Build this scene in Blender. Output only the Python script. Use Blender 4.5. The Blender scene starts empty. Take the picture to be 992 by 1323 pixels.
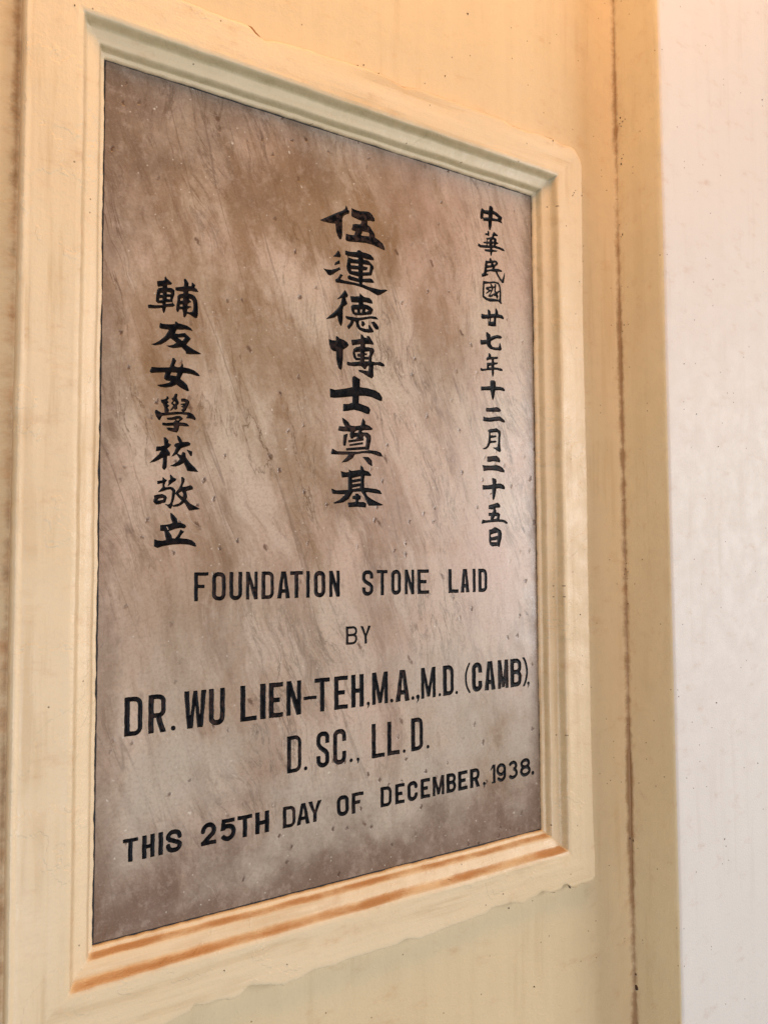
import bpy, math, json, random
import numpy as np
from mathutils import Vector, Matrix, noise
from mathutils.geometry import delaunay_2d_cdt

# =====================================================================
# camera, light, exposure
# =====================================================================
scene = bpy.context.scene
col = scene.collection
cam_d = bpy.data.cameras.new('camera')
cam = bpy.data.objects.new('camera', cam_d); col.objects.link(cam)
cam_d.sensor_fit = 'VERTICAL'; cam_d.sensor_height = 36.0; cam_d.sensor_width = 36.0
cam_d.lens = 1029.88 / 1323 * 36.0
cam_d.clip_start = 0.01; cam_d.clip_end = 100
RX = Vector((0.84186911, -0.53965371, -0.00550163))      # camera right, in the room
DN = Vector((0.02464583, 0.04862749, -0.99851287))       # camera down
FW = Vector((0.53911871, 0.84048155, 0.05423820))        # camera forward
M4 = Matrix((RX, -DN, -FW)).transposed().to_4x4()
M4.translation = Vector((-0.1593726, -0.69428212, 0.31774638))
cam.matrix_world = M4
cam_d.dof.use_dof = True
cam_d.dof.focus_distance = 0.80
cam_d.dof.aperture_fstop = 11.0
scene.camera = cam

world = bpy.data.worlds.new('World'); scene.world = world
world.use_nodes = True
bg = world.node_tree.nodes['Background']
bg.inputs[0].default_value = (0.80, 0.84, 0.72, 1)
bg.inputs[1].default_value = 0.15

def area(name, loc, target, sx, sy, power, color):
    d = bpy.data.lights.new(name, 'AREA'); d.shape = 'RECTANGLE'; d.size = sx; d.size_y = sy
    d.energy = power; d.color = color
    o = bpy.data.objects.new(name, d); col.objects.link(o)
    o.location = loc
    o.rotation_euler = (Vector(target) - Vector(loc)).to_track_quat('-Z', 'Y').to_euler()
    return o
area('open_side_light', (3.9, -2.5, 0.5), (0.35, 0, 0.3), 1.9, 1.9, 118, (0.97, 0.98, 1.0))
area('low_fill_light', (-0.70, -2.5, -0.55), (0.35, 0, 0.2), 0.9, 1.5, 44, (0.86, 0.96, 1.08))  # added cool fill from low left, standing in for floor bounce
area('warm_ceiling_light', (0.10, -0.55, 1.72), (0.20, 0, 0.7), 1.5, 0.5, 19.5, (1.0, 0.50, 0.15))
scene.view_settings.view_transform = 'Standard'
scene.view_settings.look = 'None'
scene.view_settings.exposure = -0.10
scene.view_settings.gamma = 1.0

# =====================================================================
# dimensions (metres); the stone's lower left corner is the origin, y=0 its face, -y towards the viewer
# =====================================================================
PW, PH = 0.49933, 0.75
YW = -0.011      # wall face
YF = -0.0225     # flat band of the surround
X1 = 0.638       # inner corner with the pier
YP = -0.081      # front face of the pier
OUTLINE = [[-0.0695,0.8142],[-0.0156,0.8136],[0.0365,0.8118],[0.0664,0.8127],[0.0895,0.8121],[0.1082,0.8117],[0.1219,0.8123],[0.1274,0.8105],[0.1313,0.8067],[0.1407,0.8033],[0.1519,0.8073],[0.1633,0.8082],[0.1882,0.8108],[0.1933,0.811],[0.1976,0.8101],[0.2239,0.812],[0.2557,0.8138],[0.2783,0.8131],[0.2899,0.8102],[0.2976,0.8085],[0.3175,0.8124],[0.361,0.8135],[0.3919,0.8139],[0.4367,0.8148],[0.4448,0.8117],[0.4747,0.8112],[0.4882,0.8133],[0.5146,0.8137],[0.53,0.8118],[0.5444,0.813],[0.5504,0.8118],[0.5561,0.8055],[0.5609,0.799],[0.5624,0.7907],[0.5616,0.7593],[0.5589,0.5857],[0.5605,0.4256],[0.5598,0.2561],[0.5595,0.1043],[0.5604,-0.0033],[0.562,-0.0392],[0.5614,-0.0585],[0.5574,-0.063],[0.5471,-0.0642],[0.5384,-0.0614],[0.5307,-0.0649],[0.5233,-0.0624],[0.5197,-0.0581],[0.5112,-0.0571],[0.5062,-0.0603],[0.4965,-0.0624],[0.4871,-0.0594],[0.4777,-0.0564],[0.4695,-0.0596],[0.459,-0.0613],[0.4488,-0.0631],[0.432,-0.0584],[0.421,-0.0582],[0.4048,-0.0576],[0.3973,-0.0614],[0.3784,-0.0624],[0.35,-0.0624],[0.3293,-0.0642],[0.312,-0.0651],[0.2961,-0.061],[0.2832,-0.0636],[0.2634,-0.0628],[0.245,-0.063],[0.2271,-0.0625],[0.2121,-0.0641],[0.1926,-0.0622],[0.1783,-0.0658],[0.1621,-0.0673],[0.1432,-0.0612],[0.1277,-0.0581],[0.1198,-0.0643],[0.1127,-0.0655],[0.1,-0.0618],[0.0917,-0.0631],[0.0787,-0.0599],[0.0754,-0.0652],[0.0642,-0.0662],[0.0551,-0.0683],[0.0391,-0.0726],[0.0205,-0.0708],[-0.0034,-0.0731],[-0.0376,-0.071],[-0.0619,-0.0739],[-0.062,-0.0527],[-0.0621,-0.0319],[-0.0623,0.0949],[-0.0622,0.227],[-0.0621,0.3297],[-0.062,0.4326],[-0.0616,0.494],[-0.0619,0.6376],[-0.0622,0.7267],[-0.0626,0.7652],[-0.0629,0.7975]]
SPECKS = [["c","x",0.638,-0.0198,0.8792,1.52],["c","x",0.638,-0.0234,0.8724,1.1],["c","x",0.638,-0.0183,0.8717,0.96],["c","x",0.638,-0.0272,0.8736,0.82],["c","x",0.638,-0.0207,0.8675,0.82],["c","x",0.638,-0.0208,0.8245,1.35],["c","x",0.638,-0.0194,0.818,2.02],["c","x",0.638,-0.0235,0.8285,0.95],["c","x",0.638,-0.0148,0.7404,0.99],["c","x",0.638,-0.0194,0.7256,1.96],["c","x",0.638,-0.0168,0.7235,1.31],["c","x",0.638,-0.0259,0.7364,0.65],["c","x",0.638,-0.0163,0.6591,0.77],["c","x",0.638,-0.0186,0.6083,1.26],["c","x",0.638,-0.016,0.601,1.01],["c","y",0.6375,-0.011,0.4488,0.86],["c","y",0.6388,-0.011,0.3997,1.11],["c","x",0.638,-0.0126,0.299,1.22],["c","y",0.6368,-0.011,0.2922,1.47],["c","x",0.638,-0.0161,0.2952,0.73],["c","x",0.638,-0.014,0.3058,0.79],["c","x",0.638,-0.0147,0.2865,0.85],["c","x",0.638,-0.015,0.2556,0.98],["c","y",0.6392,-0.011,-0.0258,2.58],["c","x",0.638,-0.0154,-0.0346,2.32],["c","y",0.6362,-0.011,-0.0327,1.93],["c","y",0.6397,-0.011,-0.0531,2.21],["c","x",0.638,-0.0222,-0.0419,0.9],["c","x",0.638,-0.0144,-0.1951,1.63],["c","x",0.638,-0.0151,-0.2104,4.44],["c","y",0.6398,-0.011,-0.2219,1.51],["p","y",0.7325,-0.081,0.6663,1.32],["p","y",0.6922,-0.081,0.4897,0.87],["p","y",0.7339,-0.081,0.4522,0.95],["p","y",0.7972,-0.081,0.0504,1.09],["p","y",0.7241,-0.081,-0.0303,1.58],["p","y",0.7267,-0.081,-0.0391,0.93],["p","y",0.6707,-0.081,0.5498,0.74],["p","y",0.8546,-0.081,0.9401,0.94],["p","y",0.6445,-0.081,0.1495,0.84],["p","y",0.7163,-0.081,0.1349,0.76],["w","y",0.619,-0.011,0.782,0.93],["w","y",0.2497,-0.011,0.822,0.88],["w","y",0.2572,-0.011,0.8254,0.72],["w","y",0.2752,-0.011,0.8222,0.89],["w","y",0.3627,-0.011,0.8486,0.71],["w","y",0.3956,-0.011,0.9322,1.38],["w","y",0.4387,-0.011,-0.0698,1.15],["w","y",0.4746,-0.011,-0.1643,0.86],["w","y",0.5748,-0.011,0.7001,0.75],["w","y",0.6038,-0.011,0.0427,0.74],["f","y",-0.0293,-0.0225,0.7734,1.05],["f","y",0.5145,-0.0225,0.8123,1.12],["f","y",0.5482,-0.0225,0.757,0.87],["f","y",0.5509,-0.0225,0.7606,0.75],["f","y",0.5615,-0.0225,0.7564,1.01],["f","y",0.5454,-0.0225,0.7525,0.81],["f","y",0.534,-0.0225,0.7125,0.79],["f","y",0.5546,-0.0225,0.648,0.84],["f","y",0.5453,-0.0225,0.2467,0.91],["f","y",0.4935,-0.0225,0.0125,0.75],["f","y",0.547,-0.0225,0.1651,0.69],["f","y",0.1651,-0.0225,-0.0505,0.87],["f","y",0.1054,-0.0225,-0.0394,0.84],["f","y",0.3327,-0.0225,0.8001,0.67],["f","y",0.4212,-0.0225,-0.0469,0.67]]
CHIPS = [[0.5233, -0.0624, 0.006, 0.0011], [0.4965, -0.0624, 0.009, 0.0008], [0.4695, -0.0596, 0.006, 0.0006], [0.3293, -0.0642, 0.008, 0.0008], [0.312, -0.0651, 0.007, 0.0009], [0.245, -0.063, 0.008, 0.0008], [0.2271, -0.0625, 0.007, 0.0009], [0.1621, -0.0673, 0.006, 0.0006], [0.4048, -0.0576, 0.007, 0.0007]]
LETTERS = [["character",[5762,12790,5728,12794,5622,12817,5471,12845,5353,12846,5331,12849,5311,12849,5129,12826,4922,12796,4866,12796,4852,12793,4843,12796,4821,12821,4818,12829,4827,12922,4832,12945,4841,12947,4933,12947,5011,12954,5023,12965,5039,12990,5051,13037,5050,13042,5031,13047,4983,13048,4969,13062,4963,13073,4966,13081,4985,13121,4989,13143,4989,13165,4993,13177,5003,13183,5059,13204,5154,13216,5171,13221,5197,13258,5201,13269,5204,13291,5203,13297,5199,13299,5179,13302,5123,13306,5014,13326,4989,13332,4964,13346,4961,13356,4961,13409,4964,13429,4964,13504,4967,13513,4975,13516,5042,13502,5090,13501,5107,13499,5177,13499,5336,13532,5395,13532,5403,13530,5420,13520,5473,13485,5517,13429,5529,13387,5531,13370,5524,13362,5493,13345,5420,13347,5356,13332,5351,13322,5348,13297,5353,13252,5359,13246,5413,13221,5455,13168,5496,13126,5528,13076,5533,13020,5536,13014,5633,12979,5725,12927,5772,12846,5778,12796,5773,12791],[4684,12796,4678,12797,4673,12801,4633,12860,4598,12950,4586,13076,4580,13097,4572,13098,4463,13081,4311,13081,4239,13090,4234,13093,4234,13095,4241,13103,4611,13336,4747,13409,4761,13420,4813,13472,4833,13535,4837,13541,4841,13541,4867,13501,4883,13462,4888,13457,4908,13450,4915,13445,4916,13437,4910,13389,4908,13384,4902,13380,4849,13356,4787,13313,4779,13303,4751,13251,4749,13241,4748,13185,4746,13163,4748,12919,4733,12827,4709,12796,4703,12794],[5197,12995,5202,12992,5219,12992,5297,12998,5381,13011,5387,13016,5389,13023,5393,13067,5378,13083,5370,13087,5350,13084,5289,13084,5238,13080,5233,13074,5219,13045,5198,13000]],
["character",[5577,11790,5387,11853,5216,11888,5166,11894,5045,11905,5006,11905,4989,11902,4947,11902,4933,11899,4891,11899,4877,11897,4835,11896,4821,11894,4665,11888,4651,11885,4611,11885,4597,11883,4591,11886,4579,11925,4576,11936,4578,11942,4637,11985,4673,12036,4692,12076,4698,12083,4751,12072,4757,12070,4760,12065,4705,11981,4703,11975,4707,11973,4810,11961,4849,11961,4869,11964,5029,11964,5054,11961,5129,11961,5138,11963,5140,11967,5139,11975,5135,11982,5113,11986,5059,11986,5040,11989,4925,11992,4905,11999,4866,12018,4862,12023,4864,12040,4877,12078,4903,12094,4919,12101,4928,12099,4942,12086,4959,12082,5104,12068,5115,12068,5121,12072,5124,12096,5123,12098,5118,12101,5023,12112,4953,12112,4911,12116,4902,12124,4855,12185,4837,12264,4856,12370,4875,12454,4855,12494,4816,12499,4811,12504,4810,12583,4813,12592,4819,12594,4835,12594,4852,12591,4903,12591,4922,12589,5073,12614,5084,12622,5114,12661,5155,12670,5166,12668,5211,12646,5227,12642,5325,12642,5415,12627,5429,12621,5488,12580,5493,12572,5502,12535,5503,12524,5499,12519,5454,12515,5423,12508,5370,12510,5353,12512,5311,12513,5295,12515,5253,12515,5246,12513,5245,12496,5250,12491,5267,12488,5351,12485,5365,12482,5390,12482,5395,12480,5405,12465,5488,12400,5493,12390,5501,12350,5471,12282,5456,12213,5450,12202,5435,12187,5426,12182,5241,12137,5238,12135,5236,12129,5233,12090,5236,12082,5241,12082,5412,12123,5429,12118,5451,12119,5471,12102,5504,12065,5505,12056,5501,12042,5496,12037,5491,12034,5236,12005,5227,12001,5225,11998,5220,11967,5225,11962,5264,11958,5395,11934,5454,11933,5471,11931,5547,11930,5566,11928,5670,11928,5790,11955,5843,11945,5845,11942,5838,11935,5653,11810,5594,11788],[4446,12000,4413,12011,4404,12016,4376,12050,4351,12075,4308,12112,4306,12118,4317,12121,4337,12118,4379,12118,4494,12130,4598,12174,4620,12185,4673,12219,4681,12218,4702,12174,4702,12168,4698,12163,4611,12108,4525,12034,4460,12002,4452,11999],[4963,12196,4973,12194,5115,12210,5120,12213,5123,12219,5124,12244,5115,12246,4961,12228,4956,12225,4955,12222],[5233,12222,5236,12219,5241,12219,5373,12247,5381,12251,5386,12258,5406,12334,5406,12384,5405,12392,5398,12394,5351,12389,5325,12389,5253,12384,5244,12380,5239,12359,5241,12353,5244,12351,5269,12348,5348,12345,5353,12342,5354,12339,5333,12283,5328,12275,5317,12270,5241,12255,5237,12250],[4564,12233,4561,12236,4561,12244,4575,12293,4667,12362,4676,12362,4681,12350,4690,12306,4691,12294,4688,12289,4572,12235],[4943,12317,4947,12314,4959,12314,5121,12335,5124,12336,5126,12342,5126,12364,5121,12370,5107,12370,4950,12350,4945,12345],[4541,12409,4533,12411,4533,12418,4583,12469,4624,12527,4642,12558,4648,12562,4653,12561,4682,12532,4713,12465,4711,12454,4695,12423,4690,12419,4684,12418],[4993,12451,5015,12449,5115,12469,5122,12474,5123,12490,5121,12494,5115,12496,5071,12496,5054,12493,5006,12493,4989,12490,4942,12490,4925,12487,4883,12487,4881,12485,4882,12479,4889,12469,4894,12465]],
["character",[5253,10958,5147,10988,5124,11002,5074,11048,5050,11132,5032,11150,5026,11153,5021,11146,4977,11059,4968,11045,4903,10971,4895,10967,4889,10969,4861,10997,4854,11014,4852,11025,4858,11037,4916,11104,4934,11146,4935,11151,4928,11156,4853,11169,4836,11180,4822,11190,4818,11196,4814,11221,4816,11233,4825,11235,4973,11236,4990,11238,5029,11238,5046,11241,5085,11241,5119,11244,5435,11327,5474,11328,5491,11331,5542,11331,5550,11330,5558,11326,5601,11289,5605,11283,5605,11280,5600,11278,5407,11266,5390,11263,5245,11212,5144,11184,5134,11140,5133,11123,5164,11067,5178,11047,5287,11037,5306,11037,5360,11046,5364,11051,5355,11121,5360,11125,5388,11137,5400,11129,5477,11040,5483,11031,5492,10997,5488,10992,5474,10988,5388,10964,5346,10961,5301,10961,5287,10958],[4707,11002,4702,11006,4671,11045,4639,11115,4628,11191,4623,11204,4616,11202,4567,11159,4553,11150,4441,11113,4377,11096,4371,11096,4369,11098,4373,11107,4441,11177,4544,11266,4622,11347,4637,11366,4693,11450,4698,11459,4720,11538,4728,11580,4727,11585,4721,11585,4662,11553,4626,11544,4620,11544,4618,11546,4618,11549,4685,11617,4741,11685,4791,11759,4800,11766,4808,11762,4844,11731,4880,11672,4879,11664,4865,11625,4858,11621,4822,11611,4818,11608,4837,11546,4860,11504,4862,11493,4854,11479,4822,11447,4774,11415,4769,11406,4755,11347,4755,11191,4743,11070,4717,11011,4713,11005],[5536,11059,5521,11070,5478,11115,5429,11196,5427,11202,5431,11207,5494,11223,5508,11223,5570,11180,5581,11168,5612,11126,5619,11115,5620,11107,5613,11079,5607,11067,5603,11065,5550,11056],[5225,11069,5192,11090,5186,11098,5195,11179,5197,11185,5200,11187,5242,11188,5253,11184,5261,11177,5286,11135,5285,11126,5248,11084,5234,11070],[5052,11283,4993,11297,4984,11305,4952,11361,4948,11375,4941,11457,4954,11468,4998,11498,5113,11517,5120,11524,5127,11546,5126,11552,5122,11554,5110,11554,4976,11538,4954,11538,4949,11549,4927,11650,4928,11659,4942,11664,5043,11676,5137,11697,5143,11703,5158,11762,5164,11767,5169,11765,5215,11728,5259,11704,5390,11703,5402,11697,5449,11662,5457,11647,5471,11605,5472,11599,5469,11595,5452,11591,5390,11586,5298,11591,5245,11585,5239,11582,5238,11577,5244,11555,5248,11550,5290,11547,5351,11545,5438,11512,5480,11474,5483,11468,5482,11462,5457,11415,5445,11378,5437,11361,5362,11340,5211,11301],[5037,11345,5046,11342,5080,11345,5088,11349,5091,11361,5090,11395,5088,11400,5077,11400,5040,11394,5030,11389,5030,11375],[5183,11359,5190,11359,5194,11368,5209,11415,5209,11423,5206,11424,5172,11420,5167,11415,5167,11373,5170,11367],[5290,11395,5298,11393,5306,11395,5360,11429,5363,11431,5363,11434,5304,11448,5299,11443,5287,11405,5287,11398]],
["character",[5429,10014,5356,10034,5264,10079,5243,10088,5140,10117,5132,10124,5117,10152,5118,10157,5121,10160,5154,10163,5297,10163,5319,10161,5347,10162,5352,10175,5364,10239,5361,10262,5359,10270,5356,10272,5319,10242,5295,10191,5291,10189,5266,10186,5247,10186,5205,10226,5160,10241,5023,10214,4883,10214,4869,10216,4843,10236,4839,10242,4846,10287,4848,10292,4852,10294,4877,10295,4936,10290,5093,10324,5156,10343,5164,10348,5160,10355,5146,10356,5065,10345,5056,10348,5045,10356,5006,10389,4998,10399,4977,10491,4993,10555,5002,10575,5062,10621,5156,10653,5162,10665,5164,10690,5160,10692,5149,10689,4975,10642,4970,10645,4967,10651,4953,10698,4950,10726,4950,10749,4951,10757,4958,10762,5067,10781,5166,10810,5169,10813,5171,10819,5171,10900,5173,10905,5177,10907,5185,10907,5230,10897,5258,10857,5266,10853,5311,10852,5319,10854,5322,10861,5322,10894,5325,10900,5328,10901,5387,10891,5396,10883,5434,10831,5479,10777,5487,10735,5485,10729,5482,10727,5417,10726,5314,10715,5291,10711,5288,10709,5286,10704,5283,10670,5286,10658,5303,10656,5350,10662,5384,10662,5471,10655,5479,10652,5484,10648,5508,10606,5507,10595,5447,10469,5440,10413,5438,10382,5440,10378,5465,10374,5524,10369,5639,10387,5664,10389,5742,10357,5749,10345,5759,10317,5760,10312,5756,10307,5697,10298,5672,10298,5571,10312,5529,10303,5487,10291,5485,10287,5482,10259,5482,10231,5479,10214,5479,10141,5482,10124,5484,10068,5479,10060,5446,10018,5440,10013],[4698,10101,4661,10124,4651,10133,4618,10214,4592,10337,4591,10455,4590,10463,4583,10465,4524,10467,4472,10505,4466,10513,4435,10595,4426,10684,4426,10693,4429,10698,4443,10698,4502,10687,4589,10694,4592,10698,4588,10746,4589,10774,4594,10778,4619,10788,4628,10785,4675,10751,4782,10727,4846,10699,4855,10693,4891,10645,4893,10639,4891,10634,4872,10611,4846,10585,4766,10527,4761,10522,4757,10491,4757,10435,4754,10415,4754,10357,4751,10340,4751,10315,4731,10144,4726,10127,4706,10103],[5265,10359,5269,10357,5280,10357,5361,10368,5366,10373,5366,10393,5364,10397,5359,10398,5269,10386,5264,10379],[5072,10407,5081,10404,5101,10407,5132,10407,5158,10413,5159,10427,5154,10431,5098,10428,5093,10432,5092,10441,5093,10480,5095,10488,5101,10491,5156,10502,5160,10511,5160,10525,5157,10531,5140,10529,5062,10513,5048,10509,5042,10505,5047,10483],[5267,10455,5272,10452,5286,10452,5303,10455,5345,10455,5353,10458,5386,10511,5386,10564,5384,10571,5375,10571,5336,10563,5283,10551,5273,10547,5273,10536,5277,10525,5294,10525,5322,10529,5328,10528,5331,10522,5331,10505,5329,10499,5325,10497,5276,10480,5268,10463]],
["character",[5304,9260,5167,9298,5010,9317,4854,9280,4764,9266,4750,9267,4748,9271,4747,9279,4750,9299,4750,9355,4752,9372,4753,9405,4755,9414,4775,9419,4879,9429,4965,9464,4968,9473,4968,9531,4971,9554,4969,9585,4963,9587,4775,9551,4548,9515,4462,9518,4456,9521,4453,9529,4450,9641,4447,9660,4448,9694,4453,9699,4462,9699,4562,9686,4576,9686,4789,9734,4966,9784,4970,9789,4971,9800,4968,9817,4968,9876,4966,9893,4965,9951,4963,9974,4968,9982,4987,10002,5013,10022,5024,10020,5078,10000,5148,9972,5157,9965,5159,9937,5156,9923,5153,9834,5151,9817,5153,9808,5190,9803,5324,9803,5512,9778,5534,9770,5618,9734,5629,9728,5638,9719,5696,9643,5696,9627,5687,9579,5685,9568,5680,9563,5668,9562,5601,9571,5433,9621,5276,9631,5145,9618,5132,9613,5128,9582,5128,9545,5123,9484,5123,9473,5125,9469,5218,9445,5355,9415,5361,9411,5402,9361,5404,9355,5401,9344,5370,9263,5360,9260]],
["character",[5425,8186,5346,8224,5214,8355,5209,8361,5209,8366,5215,8369,5251,8372,5324,8372,5347,8375,5361,8367,5417,8322,5429,8310,5433,8299,5434,8266,5436,8252,5439,8193,5436,8186],[4717,8222,4715,8226,4721,8235,4828,8336,4867,8383,4868,8389,4862,8391,4820,8389,4764,8383,4689,8380,4675,8378,4610,8377,4591,8375,4481,8373,4476,8378,4470,8406,4471,8414,4497,8481,4501,8490,4507,8493,4616,8446,4635,8445,4652,8448,4756,8451,4773,8453,4815,8454,4831,8456,4876,8456,4893,8459,4935,8459,4952,8462,4997,8462,5013,8465,5055,8465,5089,8468,5316,8507,5358,8516,5425,8518,5445,8515,5515,8515,5548,8511,5646,8486,5652,8481,5666,8462,5699,8411,5697,8406,5691,8403,5618,8400,5431,8445,5277,8445,5260,8442,5209,8441,5027,8403,5016,8389,4980,8327,4857,8249,4843,8244,4725,8222],[4826,8472,4821,8481,4818,8512,4820,8520,4826,8523,5265,8586,5274,8589,5279,8599,5296,8756,5294,8761,5288,8769,5253,8803,5246,8806,5229,8772,5224,8758,5234,8750,5237,8733,5240,8711,5238,8705,5235,8703,4893,8638,4882,8637,4876,8639,4873,8646,4870,8677,4871,8683,4876,8688,5027,8717,5056,8725,5048,8730,5049,8733,5064,8742,5072,8759,5074,8770,5065,8770,4999,8747,4994,8742,4987,8728,4983,8723,4946,8719,4932,8720,4926,8725,4910,8764,4904,8795,4904,8823,4916,8851,4917,8856,4915,8858,4887,8857,4865,8862,4747,8852,4652,8862,4634,8868,4633,8876,4654,8946,4661,8956,4787,8960,4793,8963,4790,8971,4746,9036,4729,9108,4724,9136,4728,9139,4733,9137,4798,9110,4873,9061,4884,9050,4913,9002,4918,8996,4943,8991,5039,8988,5151,9011,5165,9016,5199,9122,5217,9164,5223,9169,5241,9150,5277,9106,5280,9092,5277,9066,5278,9047,5380,9021,5442,8977,5458,8963,5457,8957,5453,8954,5419,8933,5237,8915,5223,8911,5212,8902,5201,8900,5196,8893,5196,8884,5198,8881,5215,8874,5324,8878,5338,8871,5406,8826,5411,8800,5415,8744,5366,8526,5363,8522,5358,8519,5335,8520,5279,8515,5265,8520,5254,8520,4862,8473,4834,8470],[4764,8565,4759,8566,4754,8571,4750,8588,4746,8649,4759,8784,4767,8790,4831,8813,4845,8817,4857,8817,4861,8812,4861,8806,4838,8716,4813,8574,4806,8568,4787,8565],[4904,8567,4899,8574,4896,8599,4898,8604,4904,8608,5201,8671,5215,8673,5220,8669,5223,8635,5221,8628,5215,8624,4921,8568],[5019,8854,5022,8852,5033,8851,5097,8862,5102,8868,5112,8896,5112,8904,5106,8905,5050,8887,5034,8873]],
["character",[4879,7324,4872,7327,4869,7333,4852,7408,4854,7418,4865,7422,4955,7429,5028,7443,5032,7448,5033,7478,5031,7485,4966,7499,4961,7506,4960,7520,4964,7548,4966,7554,4975,7558,5025,7573,5027,7579,5028,7602,5031,7605,5036,7607,5087,7613,5101,7612,5106,7608,5123,7584,5162,7567,5166,7562,5165,7532,5160,7498,5154,7493,5112,7481,5109,7476,5109,7450,5112,7441,5134,7440,5151,7442,5238,7444,5291,7415,5297,7408,5282,7338,5280,7333,5274,7329,5120,7336,5103,7338,5070,7338],[5353,7369,5347,7370,5341,7374,5308,7425,5236,7568,5168,7646,5157,7653,4994,7638,4977,7633,4874,7487,4748,7416,4728,7412,4549,7386,4538,7389,4529,7403,4529,7408,4532,7412,4667,7472,4776,7569,4784,7579,4776,7582,4725,7582,4700,7579,4625,7579,4605,7582,4529,7582,4504,7586,4499,7593,4491,7624,4478,7680,4479,7689,4487,7690,4594,7658,4851,7678,4857,7680,4859,7683,4859,7929,4854,7934,4737,7918,4725,7918,4720,7920,4715,7932,4698,8022,4694,8041,4696,8050,4706,8050,4790,8031,4809,8030,4877,8041,4879,8050,4880,8086,4882,8091,4885,8093,4893,8090,4933,8069,4944,8067,5140,8098,5145,8101,5148,8106,5160,8187,5162,8192,5168,8193,5216,8156,5243,8100,5255,8095,5347,8076,5356,8069,5409,8016,5414,8010,5414,8002,5405,7985,5397,7980,5285,7980,5266,7982,5257,7980,5244,7893,5244,7823,5246,7806,5246,7750,5248,7742,5255,7739,5344,7736,5358,7734,5389,7733,5403,7731,5504,7725,5535,7722,5557,7716,5616,7698,5631,7691,5670,7630,5673,7621,5672,7618,5669,7617,5635,7618,5529,7627,5325,7648,5288,7638,5285,7635,5286,7630,5322,7571,5423,7509,5591,7442,5697,7406,5704,7400,5703,7397,5698,7394,5641,7378],[4963,7702,4972,7700,5132,7728,5139,7733,5139,7756,5137,7759,5131,7760,4963,7721,4960,7716],[4964,7800,4969,7798,4977,7798,5154,7826,5159,7831,5159,7856,5157,7860,5151,7861,4969,7824,4961,7819],[4965,7890,4972,7888,5154,7924,5159,7929,5159,7960,5154,7964,5129,7959,4964,7918,4960,7912,4961,7898]],
["character",[1458,10665,1447,10672,1442,10679,1435,10747,1424,10798,1422,10804,1413,10805,1380,10799,1368,10795,1354,10755,1346,10748,1335,10744,1329,10745,1326,10748,1311,10775,1309,10783,1310,10847,1313,10875,1332,10976,1329,10996,1330,11041,1348,11063,1363,11077,1432,11105,1436,11111,1439,11130,1436,11134,1371,11130,1304,11134,1297,11139,1294,11147,1290,11183,1293,11190,1301,11194,1445,11237,1449,11248,1450,11287,1452,11304,1444,11354,1444,11368,1450,11376,1469,11385,1475,11383,1501,11360,1535,11318,1537,11293,1534,11270,1536,11262,1570,11265,1587,11270,1589,11279,1591,11326,1601,11337,1609,11337,1662,11301,1662,11293,1650,11259,1651,11253,1691,11228,1720,11189,1720,11183,1713,11179,1662,11170,1587,11174,1539,11161,1535,11158,1534,11150,1534,11130,1536,11124,1606,11118,1660,11088,1670,11074,1700,11021,1713,10915,1717,10763,1703,10705,1696,10697,1671,10686,1660,10685,1634,10695,1562,10735,1517,10741,1512,10738,1508,10733,1489,10693,1469,10670,1464,10666],[1086,10684,1081,10688,1062,10719,1054,10766,1052,10771,1044,10771,920,10741,820,10730,814,10732,809,10738,798,10786,806,10793,848,10805,934,10806,1049,10828,1055,10830,1057,10833,1058,10849,1044,10855,990,10847,974,10848,948,10869,940,10881,946,10987,961,11085,993,11130,1006,11130,1052,11146,1058,11150,1062,11161,1060,11164,1055,11163,1000,11147,990,11140,982,11144,966,11167,960,11220,959,11242,962,11247,968,11250,1052,11272,1091,11287,1094,11295,1091,11315,1092,11335,1105,11355,1114,11359,1119,11354,1136,11328,1195,11287,1226,11263,1232,11253,1231,11248,1222,11234,1212,11223,1150,11206,1146,11203,1145,11181,1149,11164,1158,11161,1203,11167,1228,11166,1268,11142,1278,11133,1279,11057,1247,10959,1245,10920,1247,10912,1258,10892,1285,10870,1288,10861,1282,10853,1256,10828,1136,10802,1128,10798,1112,10733,1093,10688,1088,10683],[1528,10783,1542,10781,1556,10781,1604,10797,1625,10850,1626,10929,1615,10991,1606,11003,1587,11019,1578,11023,1553,11023,1548,11021,1547,11018,1587,10980,1589,10971,1581,10964,1551,10948,1536,10936,1525,10919,1521,10898,1522,10894,1528,10893,1576,10891,1592,10885,1596,10881,1596,10878,1590,10874,1559,10860,1520,10828,1510,10789,1514,10784],[1127,10861,1228,10890,1235,10895,1235,10903,1231,10906,1226,10906,1128,10885,1123,10881,1122,10875,1123,10864],[1378,10861,1382,10859,1391,10859,1416,10862,1421,10864,1424,10870,1426,10895,1419,10898,1385,10889,1381,10884,1377,10867],[1001,10909,1004,10907,1010,10908,1054,10920,1057,10926,1060,10940,1058,10948,1044,10948,1004,10938,1002,10931],[1141,10957,1147,10954,1161,10954,1195,10959,1200,10976,1199,10993,1192,10994,1142,10983,1139,10976],[1387,10965,1394,10964,1430,10976,1432,10982,1433,11013,1425,11013,1388,11000,1385,10993],[1020,11013,1024,11011,1058,11014,1063,11029,1063,11041,1060,11046,1052,11045,1019,11029,1017,11024],[1143,11043,1158,11044,1200,11050,1207,11057,1210,11074,1200,11077,1150,11077,1142,11075,1139,11069,1139,11052,1140,11046]],
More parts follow.
